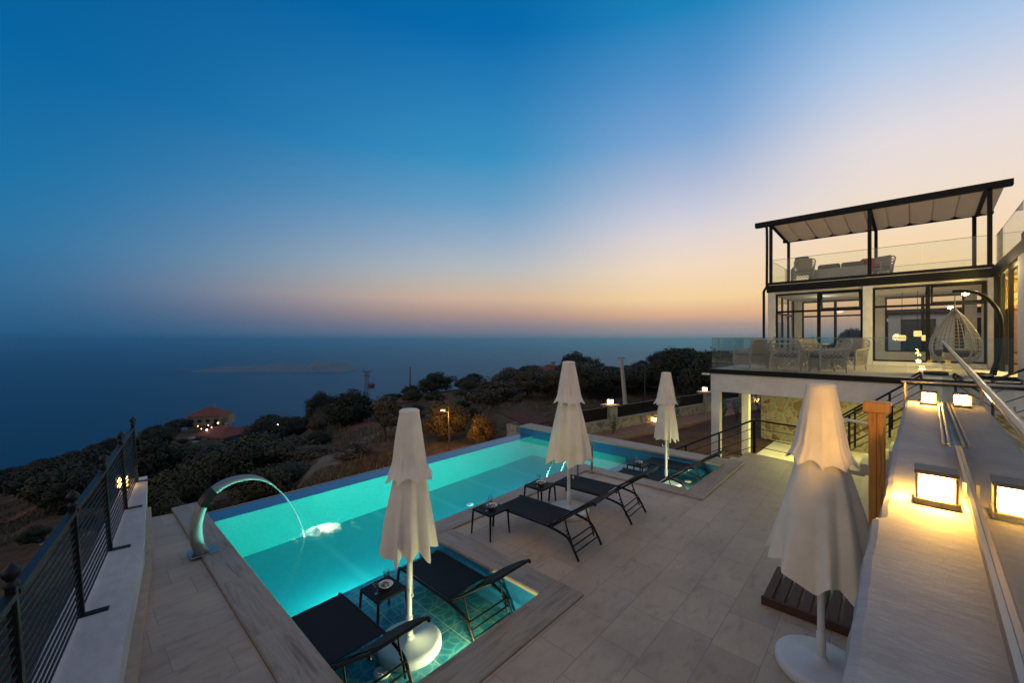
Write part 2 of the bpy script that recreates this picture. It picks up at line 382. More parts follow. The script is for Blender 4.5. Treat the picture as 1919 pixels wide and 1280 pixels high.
def hot_emit(name, c0, c1, s0, s1, zc, rad):
    m = emit(name, c0, s0); nt = m.node_tree; e = [n for n in nt.nodes if n.type == 'EMISSION'][0]
    t = nt.nodes.new('ShaderNodeTexCoord'); vm = nd(m, 'ShaderNodeVectorMath', operation='DISTANCE'); vm.inputs[1].default_value = (0, 0, zc); ln(m, t.outputs['Object'], vm.inputs[0])
    dv = nd(m, 'ShaderNodeMath', operation='DIVIDE'); dv.inputs[1].default_value = rad; ln(m, vm.outputs['Value'], dv.inputs[0])
    r = ramp(m, dv.outputs[0], [(.45, tuple(x*s0/s0 for x in c0)), (1, c1)]); ln(m, r.outputs[0], e.inputs[0])
    k = nd(m, 'ShaderNodeMapRange'); k.inputs['From Min'].default_value = .5; k.inputs['From Max'].default_value = 1; k.inputs['To Min'].default_value = s0; k.inputs['To Max'].default_value = s1
    ln(m, dv.outputs[0], k.inputs['Value']); ln(m, k.outputs[0], e.inputs[1]); return m
M_glow = hot_emit('lamp_diffuser_glow', (1, .57, .12), (1, .47, .05), 560.0, 40.0, .085, .098)
M_glow2 = emit('pillar_lamp_glow', (1, .58, .16), 16.0)
M_bulb = emit('distant_bulb_glow', (1, .62, .25), 14.0)
M_bulbw = emit('distant_white_bulb_glow', (1, .9, .7), 10.0)
M_uw = emit('underwater_lamp_glow', (1, .9, .55), 10.0)
M_room = emit('ceiling_panel_glow', (1, .76, .22), 3.0)
M_bronze = mottled('bronze_lamp_metal', (.10, .08, .06), (.14, .11, .08), 6, .45, bs=.1)

# ------------------------------------------------------------------ terrain function
PXT = [(-2500, 40, -18, -4.5), (-900, 55, -24, -4.5), (-400, 62, -25, -4.0), (0, 85, -27.5, -3.9), (120, 100, -27.5, -3.7), (245, 120, -26, -3.6), (340, 140, -28, -3.5), (440, 140, -27.8, -3.5),
       (540, 130, -24.5, -3.4), (600, 110, -17, -3.4), (690, 100, -12.6, -3.3), (760, 98, -11.0, -3.2), (820, 92, -8.6, -3.2), (900, 90, -7.6, -3.2),
       (1000, 90, -6.0, -3.6), (1100, 90, -4.2, -4.0), (1200, 90, -3.2, -4.2), (1330, 90, -2.4, -4.2), (1430, 92, -2.6, -4.2), (1520, 92, -1.8, -4.2), (1620, 95, 2.5, -4.0), (1700, 95, 4, -4.0), (1919, 95, 5, -4), (2600, 95, 9, -4), (6000, 90, 11, -4)]
def hash2(i, j): 
    h = math.sin(i*127.1 + j*311.7)*43758.5453; return h - math.floor(h)
def vnoise(x, y):
    i, j = math.floor(x), math.floor(y); u, v = x-i, y-j; u = u*u*(3-2*u); v = v*v*(3-2*v)
    return (hash2(i, j)*(1-u)+hash2(i+1, j)*u)*(1-v) + (hash2(i, j+1)*(1-u)+hash2(i+1, j+1)*u)*v
def fbm(x, y, o=4):
    s, a = 0, .5
    for k in range(o): s += a*(vnoise(x, y)-.5); x, y, a = x*2.03+11.3, y*2.03+5.7, a*.5
    return s
def params(px):
    for a, b in zip(PXT, PXT[1:]):
        if px <= b[0]:
            t = max(0, (px-a[0])/(b[0]-a[0])); t = t*t*(3-2*t)
            return [a[k]*(1-t)+b[k]*t for k in (1, 2, 3)]
    return PXT[-1][1:]
def ground(x, y):
    Y = x*CT + y*ST; X = x*ST - y*CT
    r = math.hypot(X, Y); phi = math.atan2(X, max(Y, .02*r) if Y > 0 else .02*r)
    px = 960 + 767*math.tan(max(-1.42, min(1.42, phi)))
    rg, zr, z0 = params(px)
    cosp = max(.30, math.cos(phi)); D = r*cosp if abs(phi) < 1.2 else r*.36
    t = (D-13)/(rg-13)
    if t <= 0: z = z0
    elif t <= 1: z = z0 + (zr-z0)*t**max(.74, min(1, .74+(px-480)/500))
    else: z = zr - (D-rg)*.42*(1-math.exp(-(D-rg)/25.0)) - (D-rg)*.06
    amp = min(1.0, max(0, (r-12)/30))
    z += fbm(x*.06, y*.06)*3.2*amp + fbm(x*.35+9, y*.35, 3)*.7*min(1, max(0, (r-10)/14))
    return max(z, -262)
def gz(px, Y):
    p = at(px, Y); return ground(p[0], p[1])

# ------------------------------------------------------------------ setting: terrain, sea, islands
def terrain_mesh():
    mb = MB(); rs = [0, 5, 9, 11, 12.5, 14]
    while rs[-1] < 170: rs.append(rs[-1]*1.024 + .10)
    while rs[-1] < 900: rs.append(rs[-1]*1.12)
    front = [TH + R(-80 + 175*k/430) for k in range(431)]
    back = [TH + R(95 + 185*k/60) for k in range(1, 60)]
    angs = front + back; A = len(angs)
    vs = []
    for r in rs:
        for a in angs:
            x, y = r*math.cos(a), r*math.sin(a); vs.append((x, y, ground(x, y) if r > 6 else -4.0))
    fs = [(i*A+k, i*A+(k+1) % A, (i+1)*A+(k+1) % A, (i+1)*A+k) for i in range(1, len(rs)-1) for k in range(A)]
    mb.add(vs, [(i, j, l, q) for i, j, l, q in fs], True)
    return mb
def terrain_mat():
    m = mat('dry_hillside', rough=.95, spec=.1); v = coords(m)
    n = noise(m, v, .09, 6, .6); n2 = noise(m, v, 1.3, 6, .65); n3 = noise(m, v, 7, 4)
    r = ramp(m, n.outputs[0], [(.36, (.035, .030, .018)), (.46, (.080, .060, .038)), (.54, (.125, .090, .058)), (.62, (.095, .046, .030))])
    r2 = ramp(m, n2.outputs[0], [(.3, (.45, .46, .42)), (.55, (.95, .93, .9)), (.75, (1.3, 1.2, 1.1))])
    c = mix(m, 1.0, r.outputs[0], r2.outputs[0], 'MULTIPLY'); ln(m, c, bsdf(m).inputs['Base Color'])
    bump(m, n3.outputs[0], .8, .15); return m
TERR = terrain_mesh()
struct('hillside', TERR, terrain_mat())

def path_strip(pts, w):
    """the faces of the hillside within w/2 of a line, lifted 3 cm"""
    mb = MB(); use = {}
    P = [Vector(p) for p in pts]
    def dist(q):
        b = 1e9
        for a, c in zip(P, P[1:]):
            d = c-a; t = max(0, min(1, (q-a).dot(d)/d.length_squared)); b = min(b, (q-a-d*t).length)
        return b
    x0, x1 = min(p.x for p in P)-w, max(p.x for p in P)+w; y0, y1 = min(p.y for p in P)-w, max(p.y for p in P)+w
    for f in TERR.f:
        v = TERR.v[f[0]]
        if not (x0 < v[0] < x1 and y0 < v[1] < y1): continue
        cx, cy = sum(TERR.v[k][0] for k in f)/4, sum(TERR.v[k][1] for k in f)/4
        if dist(Vector((cx, cy))) > w*.5*(.7+.7*vnoise(cx*.5, cy*.5)): continue
        nf_ = []
        for k in f:
            if k not in use: use[k] = len(mb.v); a = TERR.v[k]; mb.v.append((a[0], a[1], a[2]+.03))
            nf_.append(use[k])
        mb.f.append(nf_); mb.sm.append(True)
    return mb
M_road = mottled('pale_dirt_road', (.12, .09, .065), (.17, .13, .095), .8, .95, bs=.5, bd=.08)
M_redsoil = mottled('red_soil', (.13, .045, .028), (.18, .07, .045), .9, .95, bs=.5, bd=.08)
for nm, pts, w, mm in (
    ('dirt_road', [at(-420, 20), at(-60, 22), at(150, 25), at(330, 30), at(470, 36)], 3.0, M_road),
    ('dirt_path', [at(610, 26), at(655, 33), at(720, 38), at(800, 42)], 2.6, M_road),
    ('hill_path', [at(690, 44), at(660, 60), at(690, 78), at(760, 88)], 4.0, M_redsoil),
    ('field_path', [at(-250, 40), at(60, 46), at(190, 56)], 3.2, M_redsoil)):
    struct(nm, path_strip([(p[0], p[1]) for p in pts], w), mm)

def sea():
    mb = MB(); rs = [150]
    while rs[-1] < 70000: rs.append(rs[-1]*1.35)
    A = 96
    vs = [(r*math.cos(2*PI*k/A), r*math.sin(2*PI*k/A), -250.0) for r in rs for k in range(A)]
    mb.add(vs, [(i*A+k, (i+1)*A+k, (i+1)*A+(k+1) % A, i*A+(k+1) % A) for i in range(len(rs)-1) for k in range(A)])
    return mb
def sea_mat():
    m = mat('dusk_sea', (.004, .030, .075), .42, 0, .28); bsdf(m).inputs['IOR'].default_value = 1.33
    v = coords(m); n = noise(m, v, .02, 5); n2 = noise(m, coords(m, scale=(.0006, .0016, 1)), 1, 4)
    c = mix(m, n2.outputs[0], (.0004, .034, .095), (.001, .054, .135)); ln(m, c, bsdf(m).inputs['Base Color'])
    bump(m, n.outputs[0], .35, 2.0); return m
o = struct('sea', sea(), sea_mat())
for p in o.data.polygons: pass
o.data.flip_normals()
def island(cpx0, cpx1, Y, hmax, seed, depth):
    mb = MB(); n = 150; rows = []
    a = Vector(at(cpx0, Y)[:2]); b = Vector(at(cpx1, Y)[:2]); d = (b-a); dn = d.normalized(); pn = Vector((-dn.y, dn.x))
    for j in range(15):
        t = j/14; row = []
        for i in range(n+1):
            s = i/n; e = min(1, min(s, 1-s)*9)**.6
            prof = (.22+.62*s**1.1)*(.72+.5*(vnoise(s*9+seed, 2.2)))*e
            w = math.sin(PI*t)**.8
            h = hmax*prof*w*(.80+.5*vnoise(s*45+seed, t*6)) - 6
            p = a + d*s + pn*((t-.5)*depth)
            row.append((p.x, p.y, -250+h))
        rows.append(row)
    mb.loft(rows, True, False, False); return mb
M_isle = mottled('rocky_island', (.10, .09, .08), (.22, .19, .18), .02, .95, bs=0, c3=(.08, .08, .075))
struct('island', island(372, 668, 3350, 84, 4.1, 420), M_isle)
struct('islet', island(335, 352, 3250, 30, 9.7, 60), M_isle)

# ------------------------------------------------------------------ pool
WL = -.25
pool = thing('swimming_pool', 'glowing turquoise swimming pool with pale stone coping and two shallow lounging shelves', 'swimming pool', (5.7, 5.6, 0))
XL, XR, YF = 1.50, 9.95, 8.28
ch = .012
cop = [  # (x0,y0,x1,y1, along_y)
    (1.17, 2.84, 1.53, 8.77, True), (1.17, 2.47, 3.86, 2.838, False), (3.515, 2.840, 3.86, 4.755, True), (3.515, 4.757, 7.87, 5.12, False),
    (7.53, 2.752, 7.875, 4.755, True), (7.53, 2.40, 10.47, 2.75, False), (9.92, 2.752, 10.47, 8.80, True)]
for x0, y0, x1, y1, ay in cop:
    part('coping', MB().box(x0, y0, -.055, x1, y1, 0, ch), M_copy if ay else M_copx, pool)
band = MB()
def vwall(mb, p, q, z0, z1, t=.0):
    mb.quad((p[0], p[1], z0), (q[0], q[1], z0), (q[0], q[1], z1), (p[0], p[1], z1))
SX0, SX1, SY0 = 1.5, 3.525, 2.835      # near shelf
TX0, TX1, TY0 = 7.865, 9.95, 2.745     # right shelf
PY = 5.10
outline = [(XL, YF), (XL, SY0), (SX1, SY0), (SX1, PY), (TX0, PY), (TX0, TY0), (TX1, TY0), (XR, YF)]
for a, b in zip(outline, outline[1:]): vwall(band, a, b, -.32, -.05)
band.box(9.951, 8.30, -1.5, 10.46, 8.795, -.056)        # the tall end block seen past the infinity edge
part('waterline_band', band, M_blue, pool)
lin = MB()
FZ0, FZ1 = -1.02, -.86
def fz(x): return FZ0 + (FZ1-FZ0)*(x-XL)/(XR-XL)
vwall(lin, (XL, PY), (XL, YF), -1.3, -.32); vwall(lin, (XR, YF), (XR, PY), -1.3, -.32)
vwall(lin, (XL, YF), (XR, YF), -1.3, WL-.004); vwall(lin, (SX1, PY), (TX0, PY), -1.3, -.32)
part('wall_lining', lin, M_turq, pool)
SZ = -.43
for x0, x1, y0 in ((SX0, SX1, SY0), (TX0, TX1, TY0)):
    sh = MB()
    vwall(sh, (x0, PY), (x0, y0), SZ-.02, -.32); vwall(sh, (x0, y0), (x1, y0), SZ-.02, -.32); vwall(sh, (x1, y0), (x1, PY), SZ-.02, -.32)
    vwall(sh, (x0, PY), (x1, PY), -1.3, SZ-.06)
    part('shelf_lining', sh, M_shelfblue, pool)
part('deep_floor', MB().quad((XL, PY-.1, FZ0), (XR, PY-.1, FZ1), (XR, YF, FZ1), (XL, YF, FZ0)), M_teal, pool)
for x0, x1, y0 in ((SX0, SX1, SY0), (TX0, TX1, TY0)):
    part('shelf_floor', MB().box(x0-.01, y0-.01, SZ-.06, x1+.01, PY-.002, SZ), M_shelf, pool)
part('infinity_edge', MB().box(1.53, YF+.004, -1.5, 9.949, 8.755, WL+.004, .01), M_blue, pool)
part('edge_trim', MB().box(1.53, 8.757, -1.5, 9.949, 8.785, WL+.012, .004), M_side, pool)
def drain(x, y, z, r=.085):
    mb = MB().lathe([(r, 0), (r, .012), (r*.82, .020), (r*.5, .016), (0, .018)], 20, (x, y, z))
    for k in range(6):
        a = k*PI/3; mb.box(x+r*.45*math.cos(a)-.008, y+r*.45*math.sin(a)-.008, z+.017, x+r*.45*math.cos(a)+.008, y+r*.45*math.sin(a)+.008, z+.024)
    part('floor_drain', mb, M_white, pool)
drain(8.05, 6.75, fz(8.05)); drain(6.15, 6.95, fz(6.15)); drain(2.06, 3.60, SZ); drain(9.55, 3.35, SZ)
for x, y in ((2.72, SY0+.004), (8.55, TY0+.004)):
    part('pool_lamp', MB().add([(x+.075*math.cos(2*PI*k/16), y, -.335+.06*math.sin(2*PI*k/16)) for k in range(16)] + [(x+.06*math.cos(2*PI*k/16), y+.012, -.335+.048*math.sin(2*PI*k/16)) for k in range(16)],
         [(k, 16+k, 16+(k+1) % 16, (k+1) % 16) for k in range(16)] + [tuple(range(16, 32))]), M_uw, pool)
wt = MB()
for x0, y0, x1, y1 in ((XL, PY, XR, YF), (SX0, SY0, SX1, PY), (TX0, TY0, TX1, PY)): wt.quad((x0, y0, WL), (x1, y0, WL), (x1, y1, WL), (x0, y1, WL))
struct('pool_water', wt, M_water)

# deck
dk = MB()
dk.prism([(-.95, -3.4), (1.168, -3.4), (1.168, 8.55), (.87, 8.62), (.68, 6.82), (.49, 5.29), (.39, 4.56), (.1, 2.6)], -.5, -.03)
dk.prism([(1.168, -3.4), (11.25, -3.4), (11.25, .35), (11.05, .36), (11.52, 2.62), (10.472, 2.62), (10.472, 2.398), (7.528, 2.398), (3.862, 2.468), (1.168, 2.468)], -.5, -.03)
dk.prism([(3.862, 2.468), (7.528, 2.398), (7.528, 4.755), (3.862, 4.755)], -.5, -.03)
struct('pool_deck', dk, M_deck)
struct('deck_edge_kerb', MB().prism([(11.055, .36), (11.525, 2.62), (11.62, 2.62), (11.15, .34)], -.55, -.045), M_capst)

# splash and water jet
def foam_mat():
    m = bpy.data.materials.new('white_foam'); m.use_nodes = True; nt = m.node_tree; nt.nodes.clear()
    out = nt.nodes.new('ShaderNodeOutputMaterial'); t = coords(m); n = noise(m, t, 6, 7, .7)
    g = nt.nodes.new('ShaderNodeTexGradient'); g.gradient_type = 'SPHERICAL'; mp = nt.nodes.new('ShaderNodeMapping'); mp.inputs['Scale'].default_value = (3.1, 3.9, 1)
    ln(m, t, mp.inputs[0]); ln(m, mp.outputs[0], g.inputs[0])
    s2 = nd(m, 'ShaderNodeMath', operation='MULTIPLY_ADD'); s2.inputs[1].default_value = 1.5; s2.inputs[2].default_value = -.78; ln(m, n.outputs[0], s2.inputs[0])
    ad = nd(m, 'ShaderNodeMath', operation='ADD'); ln(m, g.outputs['Fac'], ad.inputs[0]); ln(m, s2.outputs[0], ad.inputs[1])
    r = ramp(m, ad.outputs[0], [(.06, (0, 0, 0)), (.55, (1, 1, 1))])
    d = nt.nodes.new('ShaderNodeBsdfDiffuse'); d.inputs[0].default_value = (.9, .9, .86, 1); tl = nt.nodes.new('ShaderNodeBsdfTranslucent'); tl.inputs[0].default_value = (.95, .94, .88, 1)
    a = nt.nodes.new('ShaderNodeMixShader'); a.inputs[0].default_value = .62; ln(m, d.outputs[0], a.inputs[1]); ln(m, tl.outputs[0], a.inputs[2])
    tr = nt.nodes.new('ShaderNodeBsdfTransparent'); b = nt.nodes.new('ShaderNodeMixShader'); ln(m, r.outputs[0], b.inputs[0]); ln(m, tr.outputs[0], b.inputs[1]); ln(m, a.outputs[0], b.inputs[2]); ln(m, b.outputs[0], out.inputs[0])
    return m
M_foam = foam_mat()
fm = MB(); rng = random.Random(3)
rows = []
for i in range(22):
    row = []
    for j in range(22):
        u, v = (i/21-.5)*1.0, (j/21-.5)*.8
        d = max(0, 1-math.hypot(u/.5, v/.4)); row.append((2.73+u, 6.62+v, WL+.006+.09*d*d*(.5+vnoise(u*14, v*14))))
    rows.append(row)
fm.loft(rows, True, False, False)
o = solo('water_splash', fm, M_foam, 'white foamy splash where the fountain jet meets the turquoise water', 'splash', (2.73, 6.62, WL))

# fountain (swan-neck waterfall blade)
fo = thing('pool_fountain', 'curved stainless steel waterfall spout arching from the pool coping', 'fountain', (1.30, 6.62, 0))
ctrl = [(1.20, 0.0), (1.155, .12), (1.135, .30), (1.15, .46), (1.20, .62), (1.29, .75), (1.42, .835), (1.58, .868), (1.74, .855), (1.88, .80), (1.99, .715), (2.06, .64)]
def cr(pts, k=6):
    out = []
    P = [pts[0]]+list(pts)+[pts[-1]]
    for i in range(1, len(P)-2):
        for j in range(k):
            t = j/k; p0, p1, p2, p3 = P[i-1], P[i], P[i+1], P[i+2]
            out.append(tuple(.5*((2*p1[c])+(-p0[c]+p2[c])*t+(2*p0[c]-5*p1[c]+4*p2[c]-p3[c])*t*t+(-p0[c]+3*p1[c]-3*p2[c]+p3[c])*t**3) for c in range(len(p1))))
    out.append(tuple(pts[-1])); return out
cv = cr(ctrl)
def blade(cv, wf, tf, yc):
    rings = []
    n = len(cv)
    for i, (x, z) in enumerate(cv):
        q = cv[min(i+1, n-1)]; p = cv[max(i-1, 0)]; d = Vector((q[0]-p[0], q[1]-p[1])).normalized(); nx, nz = -d.y, d.x
        s = i/(n-1); w = wf(s); t = tf(s)
        e = min(.006, t*.3, w*.2); P_ = lambda a, b: (x+nx*a, yc+b, z+nz*a)
        rings.append([P_(-t/2, -w/2+e), P_(-t/2, w/2-e), P_(-t/2+e, w/2), P_(t/2-e, w/2), P_(t/2, w/2-e), P_(t/2, -w/2+e), P_(t/2-e, -w/2), P_(-t/2+e, -w/2)])
    return rings
mb = MB(); mb.loft(blade(cv, lambda s: .155+.04*math.sin(PI*s), lambda s: .12*(1-s)**1.5+.024, 6.62), True); part('spout_body', mb, M_steel, fo)
i0 = int(len(cv)*.36); seg = cv[i0:i0+9]
mb = MB(); mb.loft(blade(seg, lambda s: .205, lambda s: .085, 6.62), False); part('collar', mb, M_alu, fo)
part('base_plate', MB().box(1.06, 6.50, 0, 1.36, 6.75, .012, .004), M_steeld, fo)
jet = [(2.055, .640), (2.17, .50), (2.27, .32), (2.36, .12), (2.44, -.10), (2.48, -.245)]
mb = MB(); mb.loft(blade(cr(jet), lambda s: .16-.11*s, lambda s: .012, 6.62), True)
M_jet = mat('falling_water', (.62, .78, .82), .25); bsdf(M_jet).inputs['Alpha'].default_value = .62
part('water_jet', mb, M_jet, fo)

# hand rails of the pool ladder
gr = thing('pool_grab_rail', 'pair of stainless steel grab rails at the pool edge behind the loungers', 'pool rail', (7.15, 4.8, 0))
for x in (6.98, 7.52):
    part('rail', MB().tube(cr([(x, 4.62, 0), (x, 4.62, .55), (x, 4.68, .66), (x, 4.80, .70), (x, 4.92, .64), (x, 5.24, .22), (x, 5.46, -.30), (x, 5.50, -.9)], 5), .021, 10), M_steeld, gr)
    part('flange', MB().lathe([(.05, 0), (.05, .012), (.03, .02)], 14, (x, 4.62, 0)), M_steeld, gr)

# ------------------------------------------------------------------ sun loungers
def make_lounger():
    t = thing('sun_lounger', 'x', 'sun lounger', (0, 0, 0)); B = (0, 0, 0)
    w = .29; SZt = .315
    hinge = (.47, SZt); top = (-.21, .79)
    for s in (-1, 1):
        x = s*w
        rail = cr([(0, .0), (.07, .12), (.15, .235), (.24, .275), (.47, .31), (.75, SZt), (1.38, SZt), (1.46, .29), (1.49, .18), (1.51, 0)], 4)
        part('frame_rail', MB().tube([(x, y, z) for y, z in rail], .017, 8), M_alu, t)
        b = cr([(hinge[0], hinge[1]+.012), (.2, .50), (-.06, .69), (top[0], top[1]), (top[0]-.02, top[1]-.02)], 4)
        part('backrest_rail', MB().tube([(x*.97, y, z) for y, z in b], .016, 8), M_alu, t)
        # notched prop that carries the backrest
        st = MB().tube([(x*.9, .235, .47), (x*.9, .20, .36), (x*.9, .13, .20), (x*.9, .10, .10)], .011, 6)
        for k in range(4): st.box(x*.9-.009, .145+.02*k-.02, .20+.038*k, x*.9+.009, .145+.02*k+.012, .212+.038*k)
        part('backrest_prop', st, M_alu, t)
    for y, z, r in ((.055, .095, .010), (.09, .165, .010), (.13, .23, .010), (1.43, .30, .014), (.45, .30, .014)):
        part('cross_bar', MB().tube([(-w, y, z), (w, y, z)], r, 6), M_alu, t)
    part('backrest_bar', MB().tube([(-w*.97, top[0], top[1]), (w*.97, top[0], top[1])], .016, 8), M_alu, t)
    rows = []
    for i in range(15):
        y = .49 + (1.41-.49)*i/14
        rows.append([(x, y, SZt+.018-.014*(1-(x/.27)**2)*math.sin(PI*i/14)) for x in [(-.27+.54*j/8) for j in range(9)]])
    rr = [r for r in rows]
    m1 = MB(); m1.loft(rr, True, False, False); m1.loft([[(x, y, z-.008) for x, y, z in r][::-1] for r in rr], True, False, False)
    part('seat_sling', m1, M_mesh, t)
    rows = []
    for i in range(15):
        f = i/14; y = hinge[0]-.02+(top[0]+.03-hinge[0]+.02)*f; z = hinge[1]+.03+(top[1]-hinge[1]-.02)*f + .02*math.sin(PI*f)
        rows.append([(x, y, z-.02*(1-(x/.27)**2)) for x in [(-.27+.54*j/8) for j in range(9)]])
    m2 = MB(); m2.loft([r[::-1] for r in rows], True, False, False); m2.loft([[(x, y, z-.010) for x, y, z in r] for r in rows], True, False, False)
    part('back_sling', m2, M_mesh, t)
    return t
L0 = make_lounger()
LG = [((4.69, 2.90, -.03), 1.5, 'black mesh sun lounger on the paved deck beside the foremost white parasol base, nearer the camera'),
      ((6.12, 2.90, -.03), 4.0, 'black mesh sun lounger on the paved deck, the farther one next to the grab rails'),
      ((1.85, 3.17, SZ), 1, 'black mesh sun lounger in the near shelf, cut by the bottom edge of the photo'),
      ((3.16, 3.13, SZ), 0, 'black mesh sun lounger in the near shelf, right of the parasol pole'),
      ((8.28, 2.95, SZ), 2, 'black mesh sun lounger in the far shallow shelf with its backrest raised over the coping'),
      ((9.52, 2.85, SZ), 1, 'black mesh sun lounger in the far shallow shelf, lying along the blue end wall')]
LG[0] = (LG[0][0], LG[0][1], 'black mesh sun lounger on the paved deck, the nearer of the two')
for i, (loc, rz, lab) in enumerate(LG):
    o = L0 if i == 0 else copy_tree(L0)
    o.location = loc; o.rotation_euler = (0, 0, R(rz)); setp(o, lab, 'sun lounger', 'black sun loungers around the pool')

# ------------------------------------------------------------------ side tables and what stands on them
def make_table(h=.36):
    t = thing('side_table', 'x', 'side table', (0, 0, 0)); a = .19
    tp = MB()
    for k in range(9):
        y = -a+.02+k*(2*a-.04)/8; tp.box(-a+.01, y-.017, h-.02, a-.01, y+.017, h, .003)
    tp.box(-a, -a, h-.03, a, -a+.025, h+.002, .006); tp.box(-a, a-.025, h-.03, a, a, h+.002, .006)
    tp.box(-a, -a+.026, h-.03, -a+.025, a-.026, h+.002, .006); tp.box(a-.025, -a+.026, h-.03, a, a-.026, h+.002, .006)
    part('table_top', tp, M_alu, t)
    for sx in (-1, 1):
        for sy in (-1, 1):
            part('leg', MB().tube([(sx*(a-.012), sy*(a-.012), h-.035), (sx*(a+.005), sy*(a+.005), .0)], [.016, .012], 8), M_alu, t)
    return t
T0 = make_table()
TB = [((4.19, 4.28, -.03), 0, 'low black side table at the foot of the nearer deck lounger'),
      ((5.44, 4.36, -.03), 0, 'low black side table between the deck parasol and the grab rails'),
      ((2.47, 4.28, SZ), 2, 'low black slatted side table standing in the near shallow shelf water'),
      ((8.92, 4.25, SZ), 2, 'low black side table standing in the far shallow shelf water')]
tabs = []
for i, (loc, rz, lab) in enumerate(TB):
    o = T0 if i == 0 else copy_tree(T0)
    o.location = loc; o.rotation_euler = (0, 0, R(rz)); setp(o, lab, 'side table', 'black side tables by the loungers'); tabs.append(loc)
def glass(x, y, z, label):
    mb = MB().lathe([(0, .0), (.028, .0), (.030, .006), (.036, .12), (.034, .12), (.027, .012), (0, .010)], 18, (x, y, z))
    solo('drinking_glass', mb, M_cup, label, 'glass', (x, y, z), group='drinking glasses on the side tables')
M_nuts = mottled('mixed_nuts', (.20, .06, .02), (.42, .20, .08), 60, .6, bs=1, bd=.01)
def bowl(x, y, z, label, food=M_nuts):
    t = thing('snack_bowl', label, 'bowl', (x, y, z), group='snack bowls on the side tables')
    part('dish', MB().lathe([(.035, 0), (.04, .004), (.075, .034), (.085, .042), (.080, .042), (.070, .032), (.036, .010), (0, .008)], 24, (x, y, z)), M_white, t)
    mb = MB(); rg = random.Random(int(x*100))
    for k in range(26):
        a, r = rg.random()*6.28, .055*math.sqrt(rg.random()); mb.lathe([(0, -.007), (.008, 0), (0, .008)], 6, (x+r*math.cos(a), y+r*math.sin(a), z+.030+.006*rg.random()))
    part('nuts', mb, food, t)
M_dates = mottled('dark_dates', (.09, .02, .012), (.16, .05, .03), 50, .4)
where = ['on the table by the nearer deck lounger', 'on the table by the farther deck lounger', 'on the table in the near shelf', 'on the table in the far shelf']
for i, (x, y, z) in enumerate(tabs):
    zt = z+.364
    bowl(x+.02, y-.01, zt, 'white bowl of nuts ' + where[i], M_dates if i == 0 else M_nuts)
    glass(x-.11, y-.03, zt, 'empty clear tumbler left of the bowl ' + where[i])
    glass(x+.10, y+.11, zt, 'empty clear tumbler behind the bowl ' + where[i])

